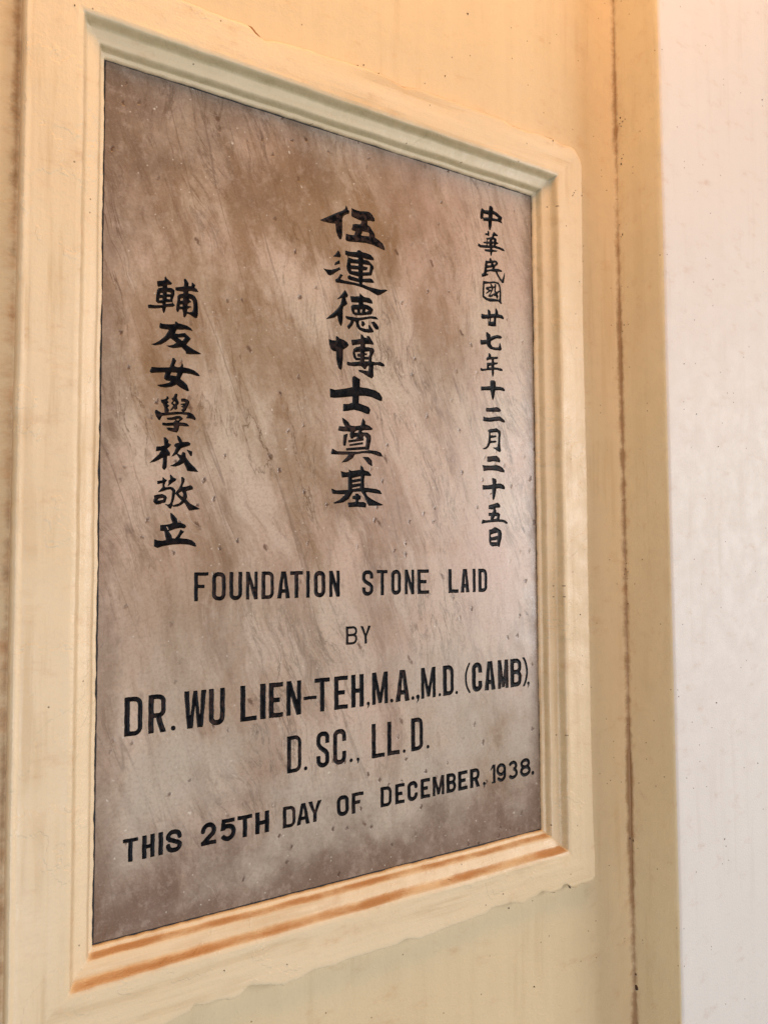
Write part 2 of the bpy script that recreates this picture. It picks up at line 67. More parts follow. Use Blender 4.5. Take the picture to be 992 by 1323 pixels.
["character",[1511,10004,1505,10005,1500,10009,1488,10047,1484,10054,1415,10111,1407,10110,1267,10076,1247,10077,1194,10083,1143,10105,1139,10110,1144,10112,1208,10123,1275,10152,1309,10183,1306,10190,1268,10217,1211,10248,1203,10244,1138,10180,1043,10112,937,10082,917,10082,864,10093,863,10096,867,10100,928,10122,957,10141,1008,10177,1078,10242,1109,10273,1177,10390,1178,10396,1172,10398,1147,10398,1130,10396,1065,10396,1018,10401,1013,10410,1008,10438,1016,10485,1020,10497,1029,10499,1099,10494,1194,10503,1284,10523,1288,10527,1290,10550,1294,10567,1303,10573,1312,10575,1348,10548,1371,10545,1441,10538,1519,10524,1588,10488,1617,10452,1619,10446,1617,10442,1609,10441,1567,10446,1474,10446,1410,10432,1337,10425,1329,10422,1323,10416,1295,10359,1298,10355,1317,10352,1348,10352,1446,10381,1471,10387,1480,10385,1581,10304,1586,10295,1581,10284,1511,10186,1507,10180,1509,10175,1547,10152,1639,10105,1729,10072,1771,10050,1780,10043,1780,10037,1777,10035,1709,10024,1564,10004],[1421,10239,1427,10238,1432,10242,1466,10293,1468,10298,1467,10301,1421,10294,1355,10281,1354,10278,1357,10275]],
["character",[1526,9328,1462,9349,1414,9372,1378,9390,1332,9420,1325,9423,1243,9375,1126,9348,1028,9353,983,9375,977,9381,983,9386,1089,9411,1186,9446,1206,9462,1214,9474,1207,9476,1143,9477,1134,9482,1100,9510,1101,9527,1119,9611,1119,9616,1115,9619,997,9602,879,9580,868,9584,846,9602,844,9608,876,9686,879,9692,885,9694,997,9698,1179,9723,1196,9728,1200,9734,1229,9813,1250,9899,1255,9903,1263,9905,1280,9904,1285,9902,1321,9860,1320,9852,1287,9768,1288,9762,1294,9758,1330,9746,1378,9751,1392,9756,1423,9826,1428,9831,1434,9828,1447,9804,1449,9773,1453,9758,1504,9754,1549,9753,1641,9727,1661,9719,1725,9679,1759,9639,1760,9633,1759,9630,1731,9625,1705,9624,1607,9644,1571,9647,1526,9647,1509,9650,1448,9643,1442,9639,1402,9546,1400,9541,1403,9534,1467,9494,1527,9440,1561,9342,1557,9336,1540,9327,1535,9326],[1291,9583,1313,9580,1322,9584,1327,9597,1335,9636,1330,9638,1308,9639,1291,9636,1241,9636,1234,9633,1218,9596,1216,9588,1218,9584]],
["character",[1329,8562,1279,8568,1186,8587,1178,8593,1153,8629,1153,8634,1156,8637,1175,8641,1214,8644,1276,8641,1280,8643,1281,8649,1281,8671,1279,8677,1259,8677,1181,8666,1139,8666,1097,8669,1086,8672,1080,8677,1073,8716,1075,8719,1080,8722,1156,8722,1273,8741,1284,8751,1305,8775,1310,8786,1307,8788,1231,8775,1178,8778,1172,8780,1164,8789,1151,8806,1151,8811,1164,8816,1251,8832,1335,8864,1402,8869,1441,8837,1455,8823,1450,8814,1396,8768,1386,8755,1394,8753,1478,8753,1525,8743,1534,8739,1543,8730,1567,8699,1568,8694,1564,8692,1542,8688,1503,8685,1469,8685,1452,8688,1391,8687,1386,8680,1373,8610,1346,8565,1340,8563],[1024,8757,1004,8767,963,8828,943,8890,943,8904,948,8929,954,8937,979,8939,1055,8898,1108,8901,1114,8904,1116,8915,1113,8932,1112,8982,1085,9055,1053,9086,1047,9122,1049,9128,1052,9130,1097,9136,1139,9159,1144,9167,1146,9192,1150,9196,1156,9198,1175,9198,1182,9195,1194,9164,1192,9156,1167,9125,1169,9119,1190,9103,1193,9097,1190,9091,1166,9066,1168,9061,1198,9041,1202,9035,1201,9030,1176,8999,1177,8993,1199,8960,1200,8951,1191,8918,1192,8914,1212,8916,1335,8940,1433,8945,1433,8951,1415,8971,1413,8979,1419,8985,1446,8999,1447,9007,1441,9025,1419,9033,1413,9038,1416,9044,1444,9061,1446,9066,1441,9068,1410,9070,1404,9077,1402,9086,1408,9091,1480,9106,1486,9111,1489,9119,1483,9125,1466,9130,1424,9125,1419,9127,1413,9136,1411,9178,1413,9182,1422,9186,1469,9194,1536,9178,1559,9156,1570,9142,1571,9136,1554,9080,1500,8968,1493,8960,1471,8949,1492,8946,1517,8949,1573,8948,1587,8944,1634,8922,1647,8912,1689,8851,1692,8842,1683,8817,1679,8813,1674,8812,1609,8833,1514,8834,1509,8837,1508,8842,1531,8887,1531,8893,1525,8895,1444,8895,1408,8898,1195,8861,1077,8837,1070,8831,1039,8761,1032,8756],[1353,8781,1357,8780,1363,8782,1382,8804,1385,8812,1377,8812,1324,8795,1322,8792,1325,8789],[1212,8945,1210,8949,1212,8954,1248,9005,1267,9038,1264,9047,1232,9077,1233,9086,1258,9117,1262,9125,1260,9131,1240,9159,1238,9164,1242,9170,1274,9195,1295,9254,1318,9263,1338,9266,1344,9259,1351,9243,1338,9192,1338,9181,1371,9125,1374,9114,1373,9083,1343,9047,1349,9002,1348,8991,1340,8984,1310,8970,1301,8972,1284,8986,1279,8986,1242,8951,1220,8945],[1284,9072,1290,9071,1313,9089,1310,9100,1303,9114,1298,9118,1293,9117,1279,9108,1273,9103,1273,9094]],
["character",[1699,7875,1683,7877,1604,7877,1587,7880,1540,7882,1534,7889,1506,7957,1478,8013,1471,8020,1450,8009,1408,7982,1330,7951,1282,7950,1268,7953,1229,7953,1222,7956,1221,7959,1226,7964,1288,7995,1351,8037,1363,8050,1395,8090,1391,8100,1344,8164,1338,8168,1332,8166,1291,8140,1254,8125,1249,8124,1247,8127,1251,8138,1302,8219,1325,8289,1325,8295,1322,8300,1296,8312,1291,8317,1292,8326,1306,8356,1316,8367,1374,8384,1380,8390,1353,8449,1340,8505,1341,8510,1344,8512,1369,8512,1397,8486,1424,8454,1446,8407,1450,8403,1459,8402,1540,8415,1568,8405,1591,8393,1593,8387,1589,8359,1586,8351,1582,8346,1425,8285,1389,8238,1362,8194,1362,8188,1409,8169,1422,8166,1426,8172,1444,8216,1450,8226,1459,8226,1501,8209,1503,8202,1513,8135,1519,8124,1574,8051,1677,7957,1741,7883,1742,7878,1739,7875],[1117,7880,1086,7908,1081,7917,1081,7928,1091,7998,1092,8057,1094,8079,1092,8092,1081,8088,1033,8057,960,8017,873,7993,865,7993,862,7995,873,8009,1018,8152,1050,8205,1054,8214,1050,8217,980,8203,971,8204,969,8211,976,8284,983,8291,1055,8298,1111,8318,1114,8328,1103,8454,1105,8460,1109,8462,1134,8463,1142,8462,1148,8458,1193,8415,1195,8410,1191,8370,1192,8365,1237,8346,1243,8340,1240,8334,1212,8297,1177,8267,1174,8261,1219,8202,1223,8186,1223,8146,1221,8141,1218,8139,1179,8131,1174,8127,1170,8104,1170,8032,1168,8012,1167,7939,1161,7922,1128,7880,1123,7878],[1615,8155,1593,8160,1584,8166,1526,8256,1522,8264,1523,8270,1534,8269,1579,8258,1621,8246,1627,8242,1629,8236,1627,8222,1626,8180,1622,8158]],
["character",[1576,7174,1570,7180,1550,7210,1495,7301,1490,7308,1486,7309,1428,7266,1377,7241,1366,7238,1299,7232,1290,7233,1274,7245,1268,7238,1253,7201,1248,7197,1240,7196,1223,7199,1212,7204,1178,7247,1142,7269,1134,7277,1136,7280,1148,7280,1192,7273,1223,7288,1233,7296,1253,7378,1260,7462,1265,7501,1263,7515,1236,7537,1226,7539,1176,7530,1100,7499,1033,7484,1016,7483,1015,7487,1024,7501,1049,7526,1090,7576,1091,7585,1091,7635,1089,7642,1083,7642,1013,7623,1005,7623,1000,7630,994,7674,996,7680,1013,7685,1086,7697,1089,7705,1089,7747,1092,7751,1097,7752,1108,7749,1115,7744,1134,7721,1170,7709,1175,7702,1145,7658,1134,7627,1130,7604,1142,7578,1153,7577,1232,7591,1288,7575,1293,7571,1328,7526,1327,7487,1340,7509,1386,7563,1425,7656,1427,7669,1427,7758,1429,7767,1439,7774,1450,7776,1481,7754,1494,7739,1492,7694,1460,7627,1454,7602,1456,7597,1467,7596,1512,7603,1598,7634,1607,7631,1635,7610,1643,7602,1646,7596,1646,7562,1640,7555,1593,7539,1529,7520,1521,7515,1533,7478,1542,7434,1542,7420,1528,7379,1528,7371,1548,7348,1593,7304,1713,7247,1769,7216,1776,7210,1775,7206,1769,7204,1722,7193,1587,7173],[1282,7260,1313,7273,1389,7299,1400,7309,1433,7347,1430,7354,1374,7406,1330,7460,1324,7464,1319,7448,1306,7380,1280,7296,1278,7263],[977,7265,956,7285,930,7316,931,7324,948,7380,943,7414,943,7420,946,7425,1008,7444,1089,7456,1100,7454,1153,7429,1163,7422,1171,7403,1175,7386,1161,7350,1153,7310,1150,7304,1139,7300,1094,7292,1055,7272,988,7263],[1018,7338,1030,7339,1103,7355,1108,7361,1108,7378,1106,7381,1100,7382,1024,7368,1019,7361,1016,7344],[1447,7422,1456,7420,1458,7425,1464,7476,1458,7488,1442,7508,1436,7510,1393,7484,1387,7476,1389,7470,1416,7440],[1184,7600,1183,7607,1198,7646,1192,7691,1196,7697,1225,7716,1226,7739,1223,7756,1223,7795,1229,7802,1243,7805,1255,7795,1286,7756,1338,7737,1342,7730,1341,7725,1332,7702,1327,7696,1276,7662,1223,7619,1190,7600]],
["character",[1007,6505,956,6528,949,6536,951,6598,953,6612,954,6640,956,6649,959,6654,965,6655,1018,6638,1088,6632,1108,6633,1155,6645,1159,6648,1160,6654,1142,6732,1133,6795,1130,6798,1124,6799,1066,6802,1060,6804,1058,6808,1057,6881,1060,6903,1063,6909,1068,6911,1124,6912,1214,6926,1233,6931,1273,6948,1275,6953,1244,7026,1240,7051,1233,7116,1236,7122,1250,7127,1259,7124,1309,7080,1354,7029,1359,7021,1366,6973,1371,6958,1432,6950,1502,6926,1512,6917,1527,6883,1522,6874,1497,6853,1491,6850,1430,6858,1399,6855,1334,6842,1248,6810,1217,6801,1215,6797,1218,6791,1268,6721,1272,6682,1276,6680,1318,6674,1328,6679,1378,6741,1418,6827,1421,6831,1427,6831,1486,6803,1491,6797,1489,6791,1438,6733,1416,6688,1416,6682,1421,6680,1553,6668,1637,6641,1696,6592,1717,6533,1715,6530,1710,6528,1676,6531,1578,6561,1438,6571,1278,6561,1256,6558,1108,6533,1021,6504],[1194,6825,1197,6823,1204,6825,1206,6827,1206,6833,1186,6875,1180,6880,1169,6883,1168,6878,1175,6861]],
["character",[8658,13863,8652,13866,8648,13874,8626,13953,8625,14034,8621,14058,8613,14060,8495,14044,8481,14044,8475,14051,8467,14088,8465,14093,8462,14094,8423,14066,8417,14064,8411,14066,8387,14087,8382,14095,8388,14188,8394,14227,8417,14300,8440,14333,8448,14337,8453,14336,8498,14311,8512,14306,8641,14327,8645,14331,8647,14336,8661,14437,8672,14444,8714,14452,8739,14441,8777,14417,8780,14409,8780,14359,8784,14351,8893,14334,8979,14286,9047,14258,9051,14249,9048,14205,9027,14173,9025,14165,9058,14112,9055,14108,9050,14106,9033,14108,8991,14108,8929,14119,8913,14120,8745,14095,8741,14087,8729,13986,8698,13880,8694,13874,8689,13869],[8483,14121,8526,14132,8627,14162,8630,14165,8631,14171,8630,14215,8624,14217,8568,14217,8549,14214,8491,14213,8486,14191,8480,14137,8480,14123],[8763,14174,8781,14173,8899,14184,8904,14188,8913,14199,8921,14210,8922,14216,8913,14221,8817,14258,8773,14259,8767,14255,8763,14238,8760,14193,8760,14179]],
["character",[8686,13258,8681,13261,8677,13269,8670,13331,8666,13342,8656,13343,8642,13341,8521,13333,8516,13336,8512,13342,8499,13373,8502,13379,8510,13382,8664,13415,8668,13421,8666,13435,8656,13435,8513,13411,8373,13391,8359,13395,8311,13416,8306,13421,8305,13429,8316,13477,8322,13483,8331,13483,8395,13462,8518,13479,8563,13496,8565,13499,8565,13505,8559,13516,8555,13519,8544,13520,8499,13514,8476,13516,8473,13521,8470,13533,8471,13544,8479,13550,8569,13574,8574,13577,8575,13614,8568,13625,8550,13645,8551,13653,8558,13657,8698,13705,8734,13731,8738,13737,8738,13776,8740,13785,8785,13846,8793,13854,8798,13855,8835,13835,8902,13805,8908,13801,8912,13793,8911,13776,8908,13771,8891,13767,8812,13754,8805,13748,8798,13731,8799,13726,8803,13723,8869,13701,8873,13689,8870,13659,8871,13633,8881,13628,8924,13617,8931,13611,8927,13603,8910,13587,8857,13562,8847,13541,8848,13535,8880,13531,8978,13525,9081,13506,9090,13501,9109,13482,9122,13465,9123,13460,9115,13456,9034,13449,8933,13466,8784,13467,8776,13465,8750,13454,8739,13446,8738,13429,8742,13423,8762,13425,8854,13425,8885,13428,8896,13426,8899,13421,8888,13411,8849,13386,8754,13362,8739,13356,8710,13267,8703,13261],[8597,13491,8608,13490,8633,13496,8638,13499,8642,13513,8643,13535,8635,13535,8597,13521,8595,13502],[8742,13530,8748,13528,8777,13538,8782,13555,8782,13563,8776,13563,8745,13550,8741,13544],[8605,13586,8608,13584,8616,13584,8644,13591,8648,13597,8656,13628,8656,13637,8646,13636,8601,13619,8599,13611],[8744,13617,8754,13615,8773,13619,8779,13630,8784,13650,8784,13657,8768,13657,8745,13652,8741,13639,8741,13622],[8546,13711,8528,13720,8523,13729,8535,13768,8544,13772,8566,13772,8595,13776,8598,13782,8598,13824,8600,13832,8605,13836,8611,13836,8633,13836,8642,13833,8648,13821,8660,13773,8653,13740,8648,13723,8636,13717,8602,13711,8597,13713,8580,13731,8574,13729,8555,13712]],
["character",[9019,12681,9006,12689,8938,12748,8863,12835,8823,12899,8815,12903,8756,12898,8683,12895,8663,12892,8584,12860,8574,12853,8556,12829,8560,12826,8591,12822,8605,12819,8610,12816,8611,12812,8609,12804,8599,12783,8518,12747,8434,12716,8425,12714,8420,12715,8414,12728,8405,12762,8403,12776,8409,12783,8464,12818,8471,12826,8491,12916,8506,13025,8522,13109,8526,13118,8532,13121,8551,13124,8616,13131,8637,13134,8641,13143,8653,13202,8661,13207,8689,13213,8697,13210,8717,13167,8722,13162,8845,13183,8857,13178,8904,13143,8911,13134,8911,13129,8887,13078,8823,13035,8800,12989,8801,12986,8809,12985,8921,12999,9002,12987,9019,12984,9024,12980,9026,12972,9026,12950,9023,12944,9019,12941,8893,12926,8889,12924,8888,12922,8910,12872,8974,12793,9013,12762,9019,12760,9022,12762,9069,12868,9099,12944,9103,12951,9106,12952,9109,12947,9110,12868,9080,12698,9078,12692,9072,12688,9025,12680],[8573,12913,8722,12960,8726,12966,8725,12991,8719,12992,8708,12989,8576,12947,8572,12944,8570,12938,8570,12919],[8588,13022,8596,13022,8683,13042,8687,13048,8689,13067,8689,13084,8683,13085,8669,13081,8591,13058,8587,13050],[8780,13076,8787,13075,8826,13098,8827,13106,8817,13130,8806,13126,8765,13104,8764,13097]],
["character",[8965,12173,8913,12212,8906,12216,8898,12216,8842,12210,8657,12175,8643,12175,8526,12192,8444,12234,8428,12244,8425,12249,8423,12257,8423,12366,8426,12380,8426,12414,8440,12548,8440,12616,8442,12624,8447,12628,8456,12631,8626,12643,8783,12681,8876,12679,8912,12675,8920,12672,8968,12602,8992,12459,8992,12366,8989,12344,8989,12229,8993,12221,9013,12204,9015,12198,9010,12192,8976,12171,8971,12171],[8573,12252,8582,12250,8747,12267,8831,12270,8845,12273,8887,12273,8916,12277,8926,12296,8930,12310,8933,12386,8936,12403,8934,12452,8932,12452,8923,12445,8880,12392,8882,12386,8910,12344,8909,12338,8890,12322,8897,12302,8895,12296,8890,12292,8864,12282,8853,12284,8820,12330,8811,12338,8805,12338,8766,12325,8758,12325,8754,12333,8758,12355,8755,12356,8734,12313,8727,12306,8646,12274,8638,12277,8629,12293,8618,12281,8610,12280,8594,12291,8591,12296,8592,12302,8649,12374,8663,12397,8674,12422,8668,12422,8551,12340,8540,12336,8535,12341,8528,12358,8529,12366,8605,12425,8601,12429,8542,12438,8531,12442,8527,12450,8528,12490,8531,12495,8540,12500,8649,12536,8677,12543,8678,12546,8677,12551,8658,12590,8658,12596,8661,12602,8618,12593,8498,12563,8494,12560,8491,12526,8491,12487,8488,12473,8488,12431,8485,12417,8480,12288,8486,12281],[8659,12336,8675,12341,8719,12366,8789,12408,8794,12414,8793,12420,8781,12439,8782,12464,8787,12512,8785,12520,8761,12515,8755,12511,8734,12448,8668,12352],[8842,12445,8848,12445,8909,12482,8915,12483,8929,12475,8933,12476,8933,12501,8927,12562,8893,12624,8884,12628,8811,12636,8716,12616,8680,12605,8668,12604,8663,12602,8691,12606,8699,12603,8741,12559,8747,12556,8752,12556,8783,12562,8789,12565,8792,12574,8796,12616,8800,12623,8834,12623,8842,12620,8844,12616,8841,12588,8840,12560,8833,12526,8826,12470,8828,12462],[8616,12462,8626,12461,8694,12469,8697,12473,8698,12478,8694,12495,8688,12497,8660,12490,8624,12470,8616,12464]],
["character",[8582,11605,8577,11609,8575,11617,8578,11645,8578,11755,8576,11763,8568,11764,8414,11732,8406,11735,8386,11758,8376,11771,8374,11780,8386,11850,8392,11856,8498,11854,8571,11866,8578,11869,8578,11895,8570,11965,8574,11973,8594,11991,8599,11992,8605,11991,8659,11956,8662,11948,8666,11900,8669,11894,8678,11894,8787,11920,8793,11923,8796,11928,8802,12026,8805,12043,8812,12050,8826,12055,8832,12054,8842,12046,8880,11995,8886,11973,8887,11951,8892,11928,8910,11924,8986,11921,9016,11917,9027,11909,9068,11861,9070,11855,9068,11850,9044,11824,9039,11821,9030,11821,8938,11837,8833,11825,8830,11819,8828,11791,8825,11729,8822,11713,8822,11687,8827,11637,8824,11629,8820,11626,8708,11605],[8603,11713,8616,11711,8622,11715,8623,11769,8622,11773,8619,11775,8605,11774,8601,11769,8601,11718],[8666,11713,8675,11712,8746,11732,8749,11738,8754,11794,8753,11809,8748,11811,8736,11808,8682,11794,8672,11789,8668,11769,8668,11743,8665,11727]],
["character",[8745,11062,8689,11066,8656,11066,8625,11072,8559,11115,8548,11132,8532,11163,8527,11167,8373,11129,8367,11129,8361,11135,8341,11183,8344,11233,8349,11250,8364,11251,8406,11246,8518,11272,8532,11278,8517,11367,8517,11437,8517,11443,8521,11448,8566,11454,8644,11405,8651,11395,8652,11362,8656,11358,8731,11393,8854,11430,8902,11430,8919,11428,8955,11427,8978,11413,9000,11395,9001,11390,8994,11381,8966,11357,8955,11350,8908,11349,8894,11346,8835,11346,8689,11269,8665,11255,8663,11250,8660,11222,8661,11191,8700,11141,8709,11134,8717,11131,8804,11131,8887,11149,8894,11165,8918,11253,8924,11262,8927,11262,8932,11258,8952,11222,8984,11113,8980,11104,8957,11079,8938,11072,8902,11069,8880,11069,8796,11061]],
["character",[8693,10436,8688,10440,8684,10446,8670,10507,8669,10572,8665,10578,8548,10564,8405,10528,8366,10528,8349,10532,8343,10536,8339,10552,8336,10588,8337,10594,8340,10599,8352,10598,8408,10585,8521,10605,8524,10614,8524,10698,8528,10734,8539,10740,8665,10764,8671,10768,8672,10818,8671,10824,8668,10825,8606,10818,8536,10786,8531,10786,8524,10793,8511,10829,8511,10838,8517,10846,8576,10895,8577,10952,8580,10961,8612,10975,8618,10975,8623,10972,8661,10933,8666,10922,8660,10902,8662,10899,8676,10898,8763,10907,8853,10923,8861,10921,8865,10916,8871,10888,8869,10882,8861,10876,8825,10857,8755,10847,8749,10843,8748,10784,8749,10779,8751,10776,8853,10786,8863,10784,8866,10779,8854,10754,8847,10745,8762,10717,8752,10712,8752,10663,8755,10662,8808,10663,8825,10666,8886,10665,8990,10654,8997,10647,9006,10611,9006,10605,8998,10601,8976,10598,8940,10598,8926,10595,8822,10607,8746,10597,8743,10594,8742,10588,8742,10521,8722,10446,8716,10439],[8592,10642,8598,10640,8656,10650,8658,10656,8657,10682,8651,10683,8595,10666,8592,10661]],
["character",[8693,9884,8687,9889,8670,9910,8634,10062,8621,10101,8617,10106,8603,10108,8447,10090,8354,10072,8349,10076,8347,10081,8347,10160,8351,10168,8363,10172,8500,10187,8615,10212,8618,10216,8619,10221,8616,10305,8620,10316,8648,10344,8657,10349,8727,10357,8746,10351,8780,10335,8785,10330,8787,10322,8788,10220,8791,10219,8825,10220,8883,10225,8925,10226,9018,10217,9023,10215,9032,10207,9064,10165,9066,10160,9053,10134,9043,10128,8934,10143,8780,10126,8774,10116,8736,9966,8702,9888,8699,9885]],
["character",[8491,9377,8407,9385,8398,9388,8393,9392,8393,9398,8402,9437,8406,9487,8408,9493,8412,9495,8452,9479,8466,9475,8491,9477,8594,9480,8897,9540,9034,9460,9044,9451,9054,9431,9053,9426,9040,9409,9031,9401,9023,9399,8967,9405,8900,9428,8888,9430,8762,9410,8617,9382,8550,9379,8536,9377],[8499,9604,8492,9610,8481,9644,8487,9692,8491,9697,8496,9698,8519,9701,8578,9701,8608,9705,8785,9740,8824,9741,8860,9735,8908,9712,8924,9694,8937,9675,8937,9669,8933,9664,8911,9642,8902,9637,8690,9617,8561,9609,8513,9603]],
["character",[8878,8703,8833,8717,8802,8730,8690,8786,8682,8792,8680,8796,8682,8800,8687,8802,8760,8807,8802,8821,8808,8827,8831,8933,8837,9053,8840,9067,8840,9098,8843,9112,8841,9121,8827,9143,8821,9151,8813,9155,8727,9150,8707,9147,8622,9129,8616,9126,8614,9121,8615,9078,8631,9077,8648,9080,8715,9080,8766,9089,8777,9081,8791,9065,8790,9059,8783,9051,8760,9036,8621,9006,8619,8997,8620,8959,8629,8957,8704,8957,8763,8968,8771,8963,8788,8947,8790,8941,8785,8933,8766,8917,8760,8915,8609,8891,8555,8801,8486,8750,8410,8736,8396,8741,8383,8754,8382,8759,8388,8764,8447,8785,8497,8826,8534,8908,8554,9020,8563,9121,8561,9138,8542,9154,8538,9160,8538,9185,8542,9193,8609,9219,8715,9235,8785,9256,8858,9225,8903,9200,8910,9193,8924,9140,8905,9042,8905,8950,8902,8933,8902,8905,8904,8888,8905,8846,8907,8829,8908,8801,8923,8743,8919,8734,8889,8707,8883,8703]],
["character",[8393,8242,8386,8249,8379,8310,8358,8369,8359,8376,8368,8379,8494,8376,8516,8379,8575,8379,8589,8382,8622,8382,8771,8404,8858,8393,8883,8387,8964,8348,9017,8293,9021,8285,9010,8249,9006,8243,9000,8242,8905,8245,8818,8267,8774,8267,8757,8269,8690,8270,8670,8272,8524,8264],[8544,8458,8508,8463,8501,8470,8503,8573,8505,8579,8513,8583,8614,8595,8782,8619,8790,8616,8863,8571,8894,8517,8893,8503,8882,8470,8879,8464,8874,8463,8863,8463,8810,8474,8673,8479,8572,8457]],
["character",[8665,7592,8641,7632,8638,7747,8636,7761,8635,7811,8631,7841,8629,7842,8603,7840,8533,7832,8368,7819,8363,7822,8361,7828,8355,7915,8357,7923,8365,7927,8391,7925,8463,7925,8483,7927,8517,7928,8648,7954,8652,7960,8633,8080,8636,8086,8643,8091,8671,8101,8679,8102,8741,8087,8760,8071,8773,8058,8775,8049,8770,8002,8770,7982,8772,7976,8785,7975,8883,7986,8973,7963,8981,7958,9009,7926,9022,7909,9025,7901,9016,7859,9012,7854,9007,7852,8925,7858,8855,7869,8830,7868,8769,7858,8765,7853,8763,7842,8735,7696,8698,7610,8673,7591]],
["character",[8331,7047,8325,7049,8322,7053,8316,7078,8340,7140,8348,7146,8356,7147,8435,7133,8547,7139,8572,7142,8575,7146,8585,7224,8580,7228,8535,7228,8526,7232,8523,7241,8521,7300,8524,7305,8530,7306,8566,7307,8583,7304,8618,7305,8650,7336,8659,7352,8667,7375,8665,7378,8661,7379,8605,7379,8530,7387,8526,7395,8525,7445,8531,7473,8538,7477,8656,7504,8801,7545,8810,7543,8869,7490,8875,7462,8878,7445,8877,7440,8866,7433,8835,7422,8773,7421,8740,7418,8736,7417,8734,7412,8740,7383,8761,7347,8760,7339,8753,7325,8754,7321,8762,7318,8787,7318,8818,7314,8829,7307,8860,7282,8869,7272,8870,7263,8857,7216,8848,7171,8849,7164,8857,7161,8933,7161,9017,7143,9087,7099,9091,7095,9093,7090,9086,7064,9079,7058,9034,7064,8939,7099,8818,7099,8799,7102,8785,7099,8608,7088,8460,7074,8432,7070],[8680,7165,8689,7165,8748,7180,8754,7185,8773,7216,8776,7221,8775,7224,8743,7228,8717,7226,8681,7171]],
["character",[8808,6527,8774,6552,8640,6539,8623,6539,8615,6542,8561,6573,8550,6583,8543,6599,8524,6667,8530,6804,8529,6885,8526,6905,8528,6913,8531,6917,8550,6923,8607,6933,8679,6973,8693,6978,8721,6983,8811,6951,8872,6917,8888,6905,8907,6857,8913,6835,8913,6818,8904,6728,8864,6622,8844,6543,8839,6537,8819,6525,8813,6524],[8594,6641,8755,6641,8757,6642,8760,6650,8766,6689,8760,6692,8713,6679,8623,6673,8598,6670,8594,6664,8593,6644],[8606,6751,8623,6753,8783,6787,8787,6790,8789,6795,8792,6849,8788,6851,8774,6849,8671,6832,8584,6804,8581,6798,8589,6759,8595,6753]],
["letter",[1684,5551,1682,5554,1682,5591,1679,5605,1679,5666,1676,5683,1679,5834,1682,5851,1682,5876,1676,5927,1676,6030,1680,6064,1684,6068,1690,6069,1779,6069,1793,6066,1860,6066,1880,6064,1928,6069,1944,6068,1949,6064,1949,6047,1947,6033,1946,6014,1942,6007,1883,6000,1860,6003,1793,6003,1776,6006,1757,6006,1752,6002,1751,5918,1757,5851,1762,5848,1793,5845,1863,5845,1871,5843,1875,5837,1874,5787,1869,5781,1793,5782,1774,5785,1760,5784,1754,5781,1751,5748,1751,5644,1756,5588,1755,5560,1748,5553,1726,5550]],
["letter",[2149,5547,2102,5555,2079,5563,2057,5576,2035,5598,2025,5615,2017,5637,2013,5665,2013,5702,2018,5752,2018,5772,2016,5788,2016,5864,2013,5881,2013,5948,2017,5976,2028,6004,2049,6031,2085,6057,2102,6064,2121,6068,2191,6061,2214,6053,2231,6042,2250,6023,2260,6010,2271,5982,2275,5962,2275,5872,2278,5856,2279,5758,2275,5710,2275,5657,2271,5637,2264,5618,2252,5592,2233,5570,2214,5559,2189,5549,2163,5545],[2140,5623,2166,5623,2180,5629,2189,5637,2194,5646,2200,5668,2198,5690,2203,5746,2203,5786,2200,5802,2200,5870,2198,5886,2198,5928,2200,5942,2194,5967,2189,5976,2180,5982,2166,5987,2124,5990,2110,5986,2099,5976,2094,5968,2090,5954,2090,5923,2087,5903,2093,5847,2093,5732,2090,5716,2090,5662,2094,5648,2105,5635,2121,5627]],
["letter",[2443,5546,2431,5548,2409,5557,2381,5577,2361,5599,2354,5613,2346,5641,2345,5692,2348,5709,2348,5737,2345,5753,2342,5893,2345,5913,2345,5980,2348,5997,2346,6061,2353,6066,2409,6066,2417,6064,2422,6059,2425,6028,2425,5989,2422,5972,2422,5905,2420,5888,2422,5762,2425,5745,2422,5655,2427,5641,2437,5630,2447,5625,2462,5621,2487,5624,2504,5631,2513,5642,2518,5661,2519,5692,2522,5711,2521,5745,2519,5762,2519,5826,2516,5843,2519,5977,2522,5994,2519,6059,2524,6063,2546,6066,2591,6066,2595,6061,2599,6031,2599,5986,2596,5969,2596,5902,2593,5879,2593,5849,2596,5835,2596,5767,2599,5753,2599,5703,2596,5686,2596,5655,2592,5636,2584,5613,2568,5591,2546,5569,2529,5556,2504,5547,2473,5544]],
["letter",[2837,5545,2834,5548,2828,5562,2788,5674,2758,5780,2750,5814,2745,5827,2742,5828,2739,5819,2739,5789,2736,5775,2736,5705,2733,5688,2739,5629,2738,5551,2734,5546,2720,5546,2706,5548,2680,5549,2673,5553,2670,5573,2670,5643,2667,5660,2667,5721,2670,5735,2670,5800,2673,5822,2673,5845,2670,5859,2670,5929,2667,5943,2667,6001,2670,6018,2670,6060,2675,6065,2680,6067,2731,6065,2742,6062,2747,6057,2771,5971,2819,5833,2832,5785,2834,5779,2837,5778,2840,5786,2841,5814,2843,5828,2841,5845,2841,5909,2838,5923,2838,5957,2835,5973,2838,5990,2838,6021,2841,6057,2846,6062,2865,6065,2899,6065,2906,6060,2907,6007,2904,5990,2904,5959,2907,5943,2909,5805,2907,5789,2907,5721,2904,5705,2904,5671,2907,5654,2907,5593,2909,5576,2909,5553,2907,5548,2902,5546]],
